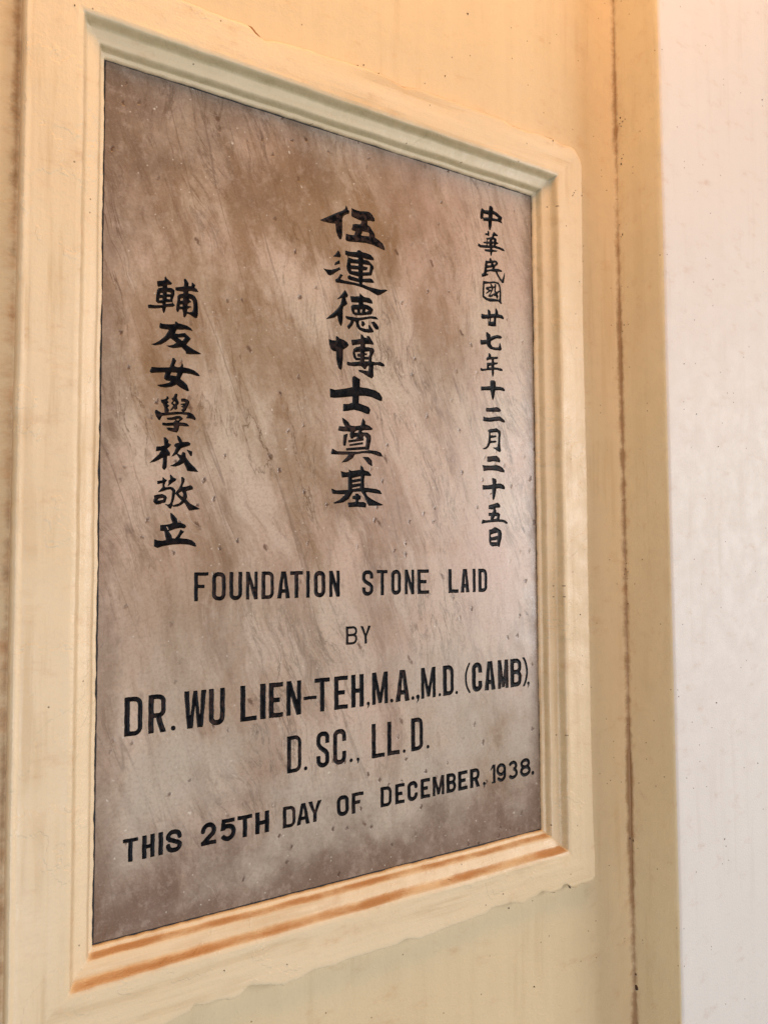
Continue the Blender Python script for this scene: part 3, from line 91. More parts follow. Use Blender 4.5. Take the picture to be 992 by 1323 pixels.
["letter",[2987,5545,2983,5549,2980,5580,2980,5639,2982,5653,2982,5717,2985,5740,2985,5762,2982,5776,2982,5846,2980,5860,2980,5919,2982,5936,2982,6003,2985,6020,2985,6056,2990,6061,3052,6067,3071,6064,3127,6064,3147,6060,3175,6049,3195,6038,3203,6031,3214,6020,3224,6003,3233,5975,3236,5955,3233,5871,3236,5855,3236,5787,3239,5771,3239,5731,3236,5712,3236,5656,3232,5633,3223,5608,3208,5583,3186,5561,3169,5551,3130,5544,3085,5544,3066,5547,3038,5547,3024,5544],[3096,5614,3133,5616,3147,5623,3155,5629,3162,5639,3167,5661,3167,5717,3170,5731,3170,5757,3167,5776,3167,5846,3164,5863,3164,5922,3167,5936,3167,5950,3162,5967,3153,5981,3139,5990,3122,5995,3071,5995,3065,5992,3062,5983,3062,5919,3060,5905,3060,5880,3062,5863,3062,5799,3065,5785,3065,5720,3062,5701,3061,5619,3066,5616]],
["letter",[3486,5542,3482,5548,3476,5590,3475,5632,3472,5646,3464,5649,3416,5649,3408,5646,3399,5610,3393,5551,3388,5544,3366,5543,3349,5546,3321,5546,3307,5544,3303,5545,3301,5548,3308,5593,3324,5666,3328,5702,3335,5744,3342,5808,3359,5898,3372,5951,3384,6046,3388,6058,3394,6060,3478,6060,3487,6058,3493,6041,3503,5985,3511,5954,3517,5890,3525,5848,3528,5808,3541,5752,3558,5663,3565,5598,3572,5554,3570,5548,3556,5543],[3418,5722,3458,5721,3463,5724,3464,5727,3451,5803,3445,5890,3442,5919,3439,5923,3430,5887,3427,5848,3419,5803,3418,5766,3414,5727]],
["letter",[3674,5543,3669,5550,3669,5609,3666,5625,3666,5693,3669,5707,3669,5779,3672,5793,3672,5813,3666,5866,3666,5984,3660,5987,3623,5987,3609,5985,3576,5989,3574,5998,3574,6054,3579,6059,3682,6059,3730,6064,3758,6062,3822,6061,3845,6058,3850,6051,3850,6009,3849,5998,3845,5989,3831,5987,3814,5990,3761,5990,3755,5989,3752,5984,3749,5950,3752,5936,3752,5855,3754,5838,3754,5721,3749,5662,3752,5645,3752,5575,3754,5550,3747,5545,3719,5545,3705,5542]],
["letter",[3940,5540,3920,5542,3916,5546,3915,5552,3915,5627,3921,5680,3921,5708,3918,5725,3918,5792,3915,5809,3915,5871,3918,5885,3918,5949,3921,5966,3918,6050,3920,6058,3926,6060,3943,6058,3990,6058,3995,6056,3998,6050,3998,6011,4001,5997,4001,5963,3998,5946,3998,5885,3995,5871,3995,5818,3998,5795,3998,5725,4001,5708,4001,5680,3995,5624,3995,5546,3993,5541,3987,5538]],
["letter",[4200,5539,4161,5549,4144,5558,4125,5571,4111,5584,4098,5604,4090,5626,4086,5646,4086,5707,4089,5724,4089,5755,4086,5772,4086,5839,4083,5853,4083,5917,4086,5931,4086,5957,4095,5987,4111,6012,4127,6029,4153,6046,4178,6056,4228,6057,4256,6053,4276,6046,4293,6036,4314,6018,4331,5990,4340,5959,4340,5901,4337,5881,4342,5825,4342,5758,4345,5738,4340,5685,4339,5643,4329,5615,4312,5585,4295,5565,4270,5549,4248,5541,4231,5537],[4205,5626,4225,5626,4239,5632,4249,5646,4254,5665,4254,5713,4257,5727,4257,5749,4254,5769,4254,5836,4251,5853,4251,5920,4254,5937,4250,5951,4245,5957,4237,5964,4223,5968,4195,5968,4183,5962,4176,5951,4172,5929,4172,5847,4174,5831,4174,5761,4177,5741,4172,5682,4172,5665,4176,5649,4181,5640,4190,5632]],
["letter",[4429,5537,4425,5541,4424,5546,4427,5625,4425,5642,4424,5706,4422,5723,4425,5871,4427,5891,4427,5913,4422,5964,4422,6050,4429,6055,4466,6056,4480,6058,4502,6058,4508,6053,4562,5894,4576,5843,4586,5813,4589,5817,4590,5846,4592,5863,4590,6014,4587,6031,4588,6056,4592,6059,4659,6055,4664,6048,4664,6014,4667,6000,4667,5933,4670,5916,4670,5877,4667,5860,4667,5793,4664,5776,4667,5647,4670,5630,4670,5588,4667,5574,4666,5541,4659,5536,4631,5536,4595,5540,4586,5542,4581,5546,4562,5616,4546,5658,4502,5792,4499,5788,4499,5773,4499,5670,4504,5614,4502,5594,4501,5544,4497,5539,4469,5536]],
["letter",[5293,5535,5274,5536,5243,5548,5221,5566,5202,5588,5194,5605,5185,5636,5182,5661,5183,5706,5187,5710,5198,5711,5262,5703,5265,5695,5265,5650,5269,5636,5287,5619,5316,5613,5335,5616,5347,5621,5365,5639,5370,5653,5369,5706,5366,5711,5347,5730,5324,5741,5246,5786,5226,5800,5218,5810,5186,5860,5182,5868,5185,5961,5194,5989,5212,6016,5230,6031,5246,6040,5277,6052,5358,6052,5380,6045,5410,6025,5424,6011,5438,5991,5446,5969,5452,5927,5452,5910,5447,5882,5436,5880,5380,5880,5372,5882,5370,5888,5368,5947,5363,5958,5355,5966,5341,5972,5296,5972,5285,5968,5275,5961,5269,5952,5265,5941,5263,5891,5277,5866,5285,5858,5330,5831,5366,5814,5400,5792,5442,5741,5450,5723,5449,5636,5442,5613,5432,5597,5419,5580,5400,5562,5377,5549,5344,5536,5324,5533]],
["letter",[5680,5533,5632,5534,5627,5536,5625,5542,5625,5601,5630,5654,5627,5671,5627,5741,5622,5797,5624,5814,5625,5875,5627,5889,5627,5923,5630,5937,5627,5980,5621,5985,5588,5988,5562,5985,5543,5985,5537,5987,5535,5993,5533,6046,5534,6051,5537,6053,5565,6057,5680,6054,5697,6051,5725,6051,5739,6054,5789,6054,5795,6053,5799,6049,5800,5996,5797,5987,5781,5982,5716,5982,5710,5976,5710,5900,5707,5886,5707,5819,5705,5802,5707,5744,5710,5727,5710,5620,5707,5604,5707,5539,5702,5532]],
["letter",[5970,5535,5953,5540,5937,5550,5912,5574,5899,5594,5887,5622,5884,5641,5884,5686,5881,5703,5881,5767,5884,5781,5884,5840,5887,5857,5887,5885,5884,5899,5884,5947,5894,5986,5906,6008,5925,6027,5945,6039,5973,6049,6007,6055,6026,6055,6060,6045,6088,6027,6117,5989,6128,5961,6132,5935,6134,5871,6132,5832,6129,5818,6129,5742,6127,5728,6132,5675,6132,5641,6128,5619,6117,5591,6107,5577,6082,5555,6057,5542,6032,5536,6001,5533],[5989,5619,6012,5619,6029,5623,6040,5631,6046,5647,6044,5753,6046,5770,6047,5837,6049,5860,6046,5941,6044,5949,6038,5961,6029,5967,6021,5970,6001,5969,5984,5963,5972,5949,5967,5930,5970,5913,5970,5840,5967,5823,5967,5751,5964,5737,5964,5717,5970,5669,5970,5638,5976,5627]],
["letter",[6392,5529,6386,5536,6362,5612,6346,5654,6318,5749,6308,5792,6302,5805,6300,5801,6299,5769,6296,5752,6295,5657,6296,5623,6299,5609,6298,5536,6291,5532,6277,5534,6255,5534,6235,5532,6230,5532,6225,5536,6225,5620,6222,5637,6222,5741,6227,5788,6227,5814,6225,5830,6222,5984,6225,6001,6225,6046,6230,6051,6235,6053,6300,6054,6307,6049,6339,5938,6351,5906,6390,5788,6392,5784,6395,5783,6398,5788,6398,5800,6396,5830,6395,5903,6393,5920,6393,5990,6395,6004,6393,6018,6396,6046,6400,6050,6412,6051,6459,6051,6465,6050,6467,6046,6467,5965,6464,5942,6470,5892,6470,5772,6467,5755,6467,5674,6464,5657,6470,5609,6469,5536,6466,5531,6459,5529]],
["letter",[6709,5529,6645,5530,6628,5533,6558,5530,6553,5531,6548,5535,6548,5577,6550,5594,6550,5616,6545,5667,6545,5773,6547,5790,6548,5871,6550,5899,6545,5949,6545,6036,6545,6045,6550,6049,6583,6052,6648,6052,6665,6050,6718,6050,6746,6047,6763,6050,6821,6050,6838,6052,6847,6051,6849,6047,6851,6022,6852,5989,6851,5983,6847,5979,6830,5975,6771,5975,6754,5972,6723,5973,6707,5975,6651,5975,6639,5977,6634,5973,6633,5944,6638,5896,6636,5879,6637,5832,6642,5829,6698,5828,6712,5826,6782,5827,6786,5823,6787,5818,6784,5762,6782,5756,6777,5752,6740,5749,6690,5754,6645,5754,6638,5753,6634,5751,6633,5661,6636,5647,6636,5625,6640,5611,6645,5607,6653,5605,6712,5604,6729,5602,6754,5602,6768,5604,6827,5605,6847,5607,6852,5605,6854,5599,6854,5541,6849,5533,6835,5530,6777,5530,6763,5527]],
["letter",[7371,5525,7367,5529,7366,5535,7372,5602,7372,5621,7369,5635,7369,5708,7366,5725,7367,5787,7369,5801,7369,5865,7372,5887,7372,5910,7369,5924,7369,5991,7367,6008,7367,6039,7369,6044,7374,6046,7450,6049,7455,6047,7457,6041,7460,6011,7461,5943,7463,5929,7463,5862,7461,5848,7460,5778,7458,5764,7458,5742,7463,5683,7464,5610,7469,5607,7528,5607,7542,5604,7643,5603,7647,5599,7648,5593,7642,5532,7640,5526,7632,5524,7551,5524,7506,5530,7481,5527,7458,5530,7430,5530,7388,5524]],
["letter",[7755,5525,7708,5526,7704,5531,7703,5539,7711,5598,7714,5645,7722,5679,7728,5729,7739,5788,7739,5827,7747,5883,7748,5909,7764,5993,7768,6032,7772,6043,7778,6045,7856,6045,7881,6047,7887,6043,7889,6037,7898,5956,7898,5923,7906,5883,7912,5830,7922,5783,7926,5735,7934,5668,7934,5637,7945,5578,7950,5531,7943,5526,7923,5528,7893,5528,7876,5526,7856,5526,7851,5528,7846,5545,7846,5578,7839,5630,7835,5634,7823,5635,7811,5631,7808,5626,7808,5559,7805,5525,7795,5523],[7821,5715,7835,5715,7838,5721,7837,5791,7829,5847,7828,5879,7825,5883,7822,5872,7822,5769,7817,5727,7817,5718]],
["letter",[8046,5525,8041,5530,8041,5535,8041,5560,8046,5614,8043,5639,8043,5720,8041,5737,8041,5843,8046,5896,8046,5916,8043,5930,8043,6003,8041,6020,8041,6039,8043,6045,8048,6047,8104,6047,8118,6050,8124,6048,8126,6042,8126,6017,8129,6003,8129,5927,8132,5910,8126,5835,8126,5737,8129,5720,8129,5639,8132,5611,8126,5560,8126,5535,8124,5530,8118,5528,8090,5525]],
["letter",[8283,5523,8249,5526,8227,5526,8213,5524,8208,5526,8205,5531,8202,5559,8202,5635,8200,5652,8200,5755,8205,5814,8205,5834,8202,5848,8202,5921,8200,5935,8200,5996,8203,6041,8210,6046,8350,6043,8378,6037,8400,6029,8414,6021,8436,5999,8448,5974,8461,5926,8462,5856,8464,5839,8464,5811,8462,5789,8461,5725,8459,5708,8459,5652,8461,5638,8458,5613,8451,5596,8436,5571,8417,5551,8395,5535,8375,5526,8344,5521,8291,5521],[8304,5604,8333,5604,8356,5608,8370,5618,8376,5632,8376,5711,8379,5725,8379,5789,8381,5806,8378,5921,8374,5935,8367,5946,8353,5956,8339,5960,8302,5960,8297,5954,8299,5926,8299,5859,8302,5842,8302,5806,8299,5786,8296,5657,8299,5641,8299,5610]],
["letter",[4887,4575,4823,4576,4806,4580,4801,4584,4801,4665,4803,4682,4804,4766,4806,4788,4801,4842,4801,4940,4803,4942,4809,4943,4845,4939,4946,4939,4968,4942,4991,4938,5021,4924,5038,4911,5052,4892,5062,4867,5066,4836,5062,4811,5054,4791,5035,4766,5054,4741,5065,4713,5065,4679,5062,4660,5053,4637,5035,4609,5026,4601,5005,4587,4985,4580,4943,4574,4898,4573],[4883,4623,4943,4623,4965,4626,4983,4632,4996,4640,5007,4654,5016,4679,5016,4702,5012,4713,5005,4724,4990,4735,4974,4741,4954,4741,4937,4739,4865,4740,4861,4732,4859,4629,4862,4624,4873,4625],[4883,4788,4943,4788,4971,4791,4995,4800,5010,4814,5016,4833,5016,4845,5007,4869,4993,4884,4974,4892,4960,4892,4946,4890,4862,4889,4859,4885,4858,4878,4858,4839,4861,4825,4862,4797,4864,4791,4867,4790]],
["letter",[5242,4569,5237,4574,5234,4599,5234,4666,5231,4680,5230,4725,5184,4834,5155,4893,5142,4926,5144,4930,5149,4931,5160,4929,5200,4928,5205,4926,5235,4856,5256,4790,5261,4779,5264,4779,5267,4784,5286,4828,5321,4929,5326,4932,5382,4930,5385,4926,5383,4918,5357,4856,5312,4769,5292,4725,5289,4711,5289,4694,5294,4644,5294,4579,5289,4574,5281,4572]],
["letter",[636,3310,571,3311,554,3314,487,3311,482,3312,477,3316,477,3369,479,3383,480,3459,482,3473,482,3492,477,3543,477,3652,479,3669,480,3753,482,3775,477,3826,477,3935,480,3963,484,3967,540,3973,554,3971,619,3971,680,3965,692,3961,714,3953,736,3937,750,3924,769,3898,780,3870,786,3800,786,3680,783,3655,783,3534,786,3518,786,3445,783,3417,774,3394,758,3366,727,3336,706,3323,680,3312,661,3308],[640,3389,662,3389,683,3400,698,3417,706,3439,703,3658,706,3680,706,3800,703,3834,695,3862,686,3873,675,3880,647,3887,622,3890,577,3890,572,3887,571,3879,571,3826,576,3775,573,3756,573,3669,571,3652,571,3540,576,3492,573,3462,574,3397,580,3391,630,3391]],
["letter",[889,3310,885,3317,887,3373,882,3432,882,3533,884,3547,885,3620,887,3636,887,3662,882,3709,882,3813,884,3832,885,3911,887,3928,885,3961,892,3966,943,3972,1038,3972,1094,3963,1116,3954,1144,3936,1158,3922,1177,3894,1188,3863,1188,3818,1186,3804,1186,3785,1188,3765,1188,3681,1185,3662,1177,3639,1158,3611,1141,3595,1118,3580,1115,3575,1133,3501,1161,3419,1182,3368,1195,3317,1189,3312,1158,3310,1099,3310,1091,3313,1078,3362,1031,3502,1018,3561,1013,3569,1001,3570,987,3567,982,3564,979,3533,979,3429,984,3373,984,3345,981,3317,973,3312,954,3314,906,3310],[989,3650,1013,3653,1041,3650,1072,3650,1091,3661,1102,3680,1106,3695,1106,3768,1103,3790,1106,3813,1105,3846,1101,3858,1094,3869,1077,3881,1061,3886,1041,3889,990,3889,982,3886,981,3830,978,3813,978,3709,984,3656]],
["full_stop",[1313,3315,1297,3322,1288,3330,1279,3352,1278,3363,1285,3383,1294,3393,1311,3401,1327,3401,1341,3396,1358,3382,1365,3366,1366,3349,1357,3329,1344,3319,1327,3313]],
["letter",[1638,3313,1576,3315,1569,3319,1569,3356,1561,3417,1560,3443,1549,3501,1546,3535,1546,3563,1541,3611,1541,3664,1535,3695,1532,3739,1521,3804,1521,3840,1516,3885,1515,3941,1513,3966,1518,3971,1537,3974,1557,3971,1602,3971,1609,3966,1610,3801,1618,3737,1618,3695,1621,3678,1621,3560,1624,3548,1627,3549,1630,3557,1633,3597,1644,3647,1647,3700,1653,3734,1653,3773,1656,3807,1663,3849,1667,3885,1677,3938,1678,3961,1680,3966,1688,3968,1750,3969,1754,3966,1761,3916,1761,3879,1766,3840,1767,3812,1780,3739,1783,3700,1791,3655,1792,3611,1798,3556,1800,3549,1803,3554,1806,3571,1807,3605,1812,3641,1812,3711,1815,3731,1812,3804,1818,3849,1818,3891,1823,3924,1824,3966,1828,3970,1834,3971,1879,3971,1918,3967,1921,3963,1920,3935,1912,3891,1909,3849,1901,3795,1901,3737,1895,3692,1895,3655,1884,3597,1881,3549,1876,3521,1875,3459,1870,3415,1870,3392,1867,3359,1858,3319,1854,3315,1842,3314,1820,3314,1800,3317,1775,3317,1761,3315,1754,3319,1751,3375,1745,3406,1742,3454,1731,3510,1731,3535,1726,3580,1725,3608,1723,3622,1723,3661,1716,3689,1714,3684,1713,3658,1702,3599,1699,3557,1691,3504,1691,3443,1685,3403,1685,3375,1676,3325,1674,3317,1669,3312]],
["letter",[2133,3315,2094,3316,2077,3319,2046,3332,2029,3342,2015,3351,1993,3375,1977,3399,1969,3421,1966,3452,1968,3463,1968,3531,1971,3545,1971,3573,1968,3589,1965,3729,1968,3749,1968,3816,1971,3833,1971,3861,1965,3914,1965,3959,1966,3967,1970,3972,2052,3972,2057,3972,2061,3967,2062,3895,2065,3875,2065,3769,2059,3713,2059,3693,2062,3679,2062,3609,2065,3592,2062,3449,2068,3431,2079,3419,2089,3413,2105,3410,2136,3410,2152,3415,2166,3427,2175,3449,2179,3561,2178,3601,2175,3615,2175,3685,2173,3701,2178,3763,2176,3965,2180,3969,2214,3972,2262,3972,2269,3967,2272,3951,2272,3883,2275,3867,2269,3687,2272,3665,2272,3601,2275,3584,2275,3545,2272,3525,2272,3458,2266,3427,2257,3396,2252,3385,2241,3368,2220,3346,2197,3330,2175,3319,2164,3316]],
["letter",[2669,3316,2605,3318,2574,3320,2569,3323,2567,3328,2566,3390,2569,3404,2569,3471,2572,3485,2572,3507,2569,3530,2569,3597,2566,3611,2566,3670,2569,3687,2569,3757,2572,3771,2572,3793,2569,3815,2569,3880,2566,3894,2566,3955,2569,3969,2577,3974,2602,3972,2661,3971,2668,3967,2666,3902,2669,3885,2669,3818,2672,3799,2671,3768,2669,3751,2669,3684,2666,3664,2669,3533,2672,3516,2671,3482,2669,3465,2670,3404,2678,3400,2725,3400,2742,3403,2798,3403,2812,3406,2835,3406,2849,3403,2891,3403,2896,3401,2898,3395,2896,3359,2898,3325,2893,3318,2857,3318,2840,3320,2809,3320,2793,3318,2734,3317,2720,3315]],
["letter",[3006,3320,2970,3321,2964,3324,2962,3329,2962,3354,2959,3368,2957,3508,2959,3525,2959,3592,2962,3609,2962,3637,2959,3654,2959,3715,2957,3729,2957,3794,2959,3811,2959,3883,2962,3897,2962,3920,2958,3967,2962,3972,2976,3975,3004,3972,3065,3972,3071,3970,3075,3962,3076,3939,3078,3925,3078,3897,3076,3881,3076,3811,3073,3788,3073,3727,3076,3713,3076,3654,3079,3631,3078,3612,3076,3595,3076,3528,3073,3514,3073,3449,3076,3433,3076,3368,3078,3351,3078,3326,3076,3321,3071,3319,3018,3318]],
["letter",[3278,3318,3242,3322,3214,3319,3194,3322,3166,3322,3146,3319,3141,3320,3137,3324,3136,3355,3139,3369,3139,3394,3133,3445,3133,3548,3136,3565,3136,3641,3139,3657,3139,3677,3133,3725,3133,3831,3136,3853,3136,3937,3139,3965,3144,3972,3152,3973,3258,3973,3281,3970,3384,3970,3401,3973,3426,3973,3431,3968,3431,3957,3431,3893,3426,3886,3382,3882,3278,3882,3250,3885,3244,3884,3241,3879,3236,3811,3238,3795,3238,3711,3242,3694,3247,3691,3281,3688,3356,3688,3365,3685,3367,3677,3367,3613,3365,3602,3359,3599,3284,3599,3253,3602,3246,3601,3242,3599,3235,3531,3238,3503,3238,3425,3240,3417,3244,3411,3252,3408,3286,3405,3373,3405,3421,3410,3429,3408,3431,3403,3431,3330,3426,3323,3373,3317,3289,3316]],
["letter",[3712,3319,3706,3331,3676,3428,3655,3479,3627,3569,3617,3617,3595,3678,3592,3670,3591,3594,3589,3577,3589,3463,3591,3443,3591,3328,3586,3324,3567,3320,3508,3321,3501,3325,3500,3393,3503,3412,3497,3463,3497,3572,3503,3633,3500,3650,3500,3731,3497,3751,3497,3855,3503,3908,3500,3964,3505,3971,3592,3974,3598,3974,3603,3969,3621,3919,3637,3856,3659,3783,3683,3720,3718,3617,3721,3621,3721,3628,3721,3715,3716,3779,3718,3796,3719,3874,3721,3891,3722,3964,3726,3968,3749,3971,3802,3971,3809,3967,3812,3947,3813,3897,3810,3880,3810,3810,3807,3793,3807,3759,3812,3712,3813,3617,3807,3563,3810,3521,3807,3479,3812,3429,3812,3328,3810,3323,3805,3321,3757,3320,3740,3318]],
["hyphen",[3867,3580,3862,3584,3862,3595,3862,3637,3867,3644,3928,3645,3973,3651,3996,3651,4012,3648,4138,3645,4145,3640,4146,3587,4141,3580,4088,3579,4074,3582,4010,3582,3987,3585,3931,3579]],
["letter",[4224,3324,4220,3327,4219,3333,4219,3392,4222,3422,4216,3478,4216,3585,4219,3602,4219,3680,4222,3700,4216,3761,4216,3870,4218,3884,4217,3887,4213,3888,4140,3888,4118,3885,4101,3890,4099,3898,4099,3966,4106,3971,4196,3971,4244,3976,4269,3974,4336,3973,4350,3971,4434,3970,4439,3963,4439,3912,4438,3901,4434,3890,4428,3888,4392,3888,4370,3885,4325,3891,4319,3890,4316,3886,4313,3851,4316,3823,4316,3742,4319,3725,4319,3618,4313,3571,4313,3546,4316,3529,4316,3459,4319,3442,4319,3375,4316,3361,4316,3330,4314,3325,4308,3322,4280,3322,4263,3325]],
["letter",[4534,3321,4530,3326,4529,3334,4529,3362,4532,3379,4532,3435,4535,3452,4535,3480,4532,3497,4532,3564,4529,3583,4532,3723,4535,3740,4535,3768,4532,3782,4532,3849,4529,3866,4529,3925,4532,3939,4533,3967,4540,3972,4638,3972,4657,3975,4758,3975,4775,3972,4842,3971,4847,3964,4847,3945,4844,3931,4844,3894,4839,3887,4800,3884,4755,3889,4663,3889,4635,3886,4630,3883,4632,3802,4634,3785,4633,3693,4638,3691,4677,3695,4691,3692,4772,3691,4777,3684,4777,3651,4774,3611,4769,3606,4649,3606,4632,3603,4629,3597,4634,3539,4632,3527,4634,3511,4633,3413,4640,3409,4660,3412,4747,3412,4794,3406,4839,3408,4844,3401,4844,3326,4839,3321,4834,3321,4789,3321,4741,3326,4710,3324,4691,3326,4666,3326,4624,3321]],
["letter",[4922,3323,4918,3327,4917,3335,4917,3363,4920,3380,4920,3453,4923,3470,4923,3492,4917,3543,4917,3646,4920,3666,4920,3744,4923,3761,4917,3823,4917,3929,4921,3965,4925,3970,4939,3973,4998,3973,5015,3976,5023,3974,5025,3963,5020,3909,5022,3893,5023,3809,5025,3792,5026,3701,5032,3696,5054,3696,5068,3693,5104,3693,5110,3694,5113,3702,5113,3789,5111,3806,5111,3890,5108,3912,5114,3968,5118,3972,5124,3973,5146,3970,5211,3972,5215,3968,5216,3963,5213,3932,5213,3820,5219,3767,5216,3747,5216,3666,5213,3649,5213,3543,5219,3475,5216,3459,5216,3380,5213,3366,5212,3330,5208,3325,5177,3322,5138,3322,5110,3327,5108,3333,5108,3349,5113,3405,5113,3503,5111,3520,5110,3600,5104,3605,5032,3608,5026,3607,5023,3601,5023,3523,5025,3503,5025,3400,5019,3333,5015,3328,5006,3325]],
["comma",[5294,3271,5292,3273,5292,3280,5306,3317,5308,3328,5306,3332,5292,3342,5284,3353,5279,3364,5279,3375,5282,3387,5292,3399,5300,3404,5320,3408,5334,3404,5348,3394,5355,3378,5355,3359,5336,3308]],
["letter",[5412,3327,5408,3331,5407,3337,5410,3424,5407,3441,5407,3508,5404,3527,5407,3667,5410,3690,5410,3712,5407,3726,5407,3791,5404,3805,5404,3866,5407,3883,5407,3956,5410,3970,5418,3975,5468,3975,5488,3978,5502,3977,5507,3975,5512,3970,5526,3900,5535,3838,5558,3747,5573,3695,5594,3575,5597,3572,5608,3602,5633,3703,5640,3751,5657,3841,5691,3970,5698,3974,5720,3975,5734,3978,5787,3973,5791,3970,5792,3961,5792,3889,5789,3872,5789,3760,5795,3701,5792,3673,5792,3606,5789,3589,5790,3511,5792,3497,5792,3432,5795,3415,5792,3387,5792,3331,5787,3327,5776,3326,5754,3329,5723,3329,5712,3327,5706,3329,5705,3331,5704,3382,5707,3399,5707,3418,5704,3435,5704,3499,5701,3516,5701,3586,5704,3603,5703,3625,5700,3634,5678,3550,5672,3505,5661,3455,5658,3424,5639,3353,5630,3349,5600,3349,5563,3352,5558,3357,5549,3407,5514,3547,5505,3611,5499,3628,5496,3624,5493,3583,5493,3519,5495,3505,5496,3438,5498,3421,5495,3334,5490,3330,5457,3327]],
["full_stop",[5874,3329,5857,3339,5847,3352,5841,3366,5841,3383,5846,3393,5857,3404,5871,3409,5882,3410,5905,3401,5915,3391,5921,3377,5921,3355,5915,3343,5902,3332,5891,3328]],
["letter",[5981,3326,5978,3328,5977,3333,5982,3386,6000,3476,6012,3526,6026,3624,6030,3669,6063,3829,6066,3871,6074,3913,6081,3972,6085,3976,6096,3977,6149,3976,6191,3971,6215,3972,6221,3963,6252,3812,6253,3790,6267,3686,6297,3546,6302,3507,6303,3484,6311,3442,6317,3389,6330,3336,6323,3331,6270,3325,6219,3325,6211,3328,6198,3389,6195,3445,6191,3457,6183,3462,6152,3465,6121,3465,6113,3463,6110,3456,6109,3440,6101,3392,6101,3347,6096,3333,6090,3331,6060,3331,6018,3325],[6168,3557,6180,3557,6183,3560,6183,3568,6177,3619,6167,3675,6158,3809,6155,3815,6146,3778,6140,3722,6132,3680,6132,3638,6125,3566,6125,3563,6130,3560,6158,3559]],
["full_stop",[6406,3328,6389,3334,6380,3342,6371,3359,6371,3376,6377,3390,6387,3401,6395,3405,6415,3409,6431,3403,6443,3392,6449,3379,6450,3359,6445,3346,6433,3334,6415,3327]],
["comma",[6510,3256,6509,3262,6512,3276,6527,3321,6527,3329,6524,3335,6505,3346,6495,3360,6489,3379,6492,3396,6502,3413,6521,3426,6533,3429,6558,3428,6566,3424,6581,3407,6588,3385,6584,3365,6577,3351,6563,3307,6519,3259,6513,3255]],
["letter",[6626,3329,6619,3335,6618,3344,6624,3405,6621,3433,6621,3512,6618,3528,6618,3635,6624,3691,6621,3722,6621,3797,6618,3811,6618,3876,6621,3892,6621,3951,6624,3968,6631,3973,6687,3973,6701,3976,6715,3975,6722,3971,6743,3853,6787,3691,6796,3629,6808,3581,6811,3577,6816,3592,6826,3635,6844,3696,6864,3792,6871,3836,6896,3934,6908,3968,6914,3973,6937,3973,6951,3976,6995,3976,7004,3974,7006,3962,7003,3946,7000,3820,7003,3803,7003,3736,7006,3719,7006,3677,7003,3660,7003,3596,7000,3579,7000,3537,7005,3481,7003,3447,7006,3430,7006,3394,7003,3355,6998,3333,6993,3330,6945,3330,6928,3327,6923,3328,6918,3332,6918,3366,6920,3383,6920,3495,6915,3542,6918,3576,6916,3643,6914,3645,6911,3640,6889,3545,6882,3495,6872,3450,6865,3408,6857,3377,6851,3360,6847,3357,6822,3355,6808,3358,6777,3359,6771,3366,6763,3414,6744,3498,6728,3551,6710,3648,6707,3652,6704,3647,6704,3632,6706,3380,6703,3335,6699,3331,6682,3327,6634,3327]],
["full_stop",[7094,3336,7083,3342,7076,3353,7073,3364,7076,3378,7084,3392,7094,3402,7105,3405,7119,3405,7133,3397,7143,3384,7146,3373,7143,3359,7134,3345,7125,3338,7111,3334]],
["letter",[7198,3330,7194,3334,7193,3342,7196,3365,7196,3432,7199,3449,7199,3477,7196,3491,7196,3558,7193,3578,7196,3720,7199,3737,7199,3762,7193,3821,7193,3916,7196,3933,7197,3967,7201,3971,7210,3974,7246,3977,7344,3977,7383,3971,7414,3960,7436,3944,7450,3930,7470,3900,7483,3866,7486,3846,7486,3793,7489,3776,7489,3706,7486,3692,7486,3634,7484,3617,7484,3592,7486,3578,7486,3508,7489,3491,7489,3454,7485,3435,7474,3407,7451,3373,7427,3354,7403,3341,7369,3332,7305,3335,7288,3332],[7338,3424,7361,3423,7375,3427,7388,3438,7398,3457,7395,3589,7392,3606,7398,3664,7398,3782,7395,3799,7395,3844,7392,3856,7383,3869,7366,3880,7344,3886,7305,3886,7300,3883,7299,3877,7301,3863,7302,3790,7304,3774,7304,3712,7302,3698,7301,3634,7299,3620,7299,3594,7301,3575,7305,3432,7309,3426]],
["full_stop",[7558,3334,7541,3342,7533,3349,7528,3363,7528,3377,7536,3391,7549,3403,7558,3407,7577,3406,7588,3401,7595,3394,7601,3380,7601,3366,7595,3352,7585,3340,7569,3333]],
["bracket",[7910,3323,7905,3328,7873,3372,7850,3408,7822,3470,7811,3504,7796,3596,7794,3705,7806,3781,7844,3882,7903,3982,7913,3990,7930,3990,7936,3990,7940,3985,7942,3952,7902,3881,7866,3794,7857,3761,7848,3700,7851,3599,7868,3500,7881,3464,7901,3425,7946,3355,7946,3333,7942,3324,7936,3322]],
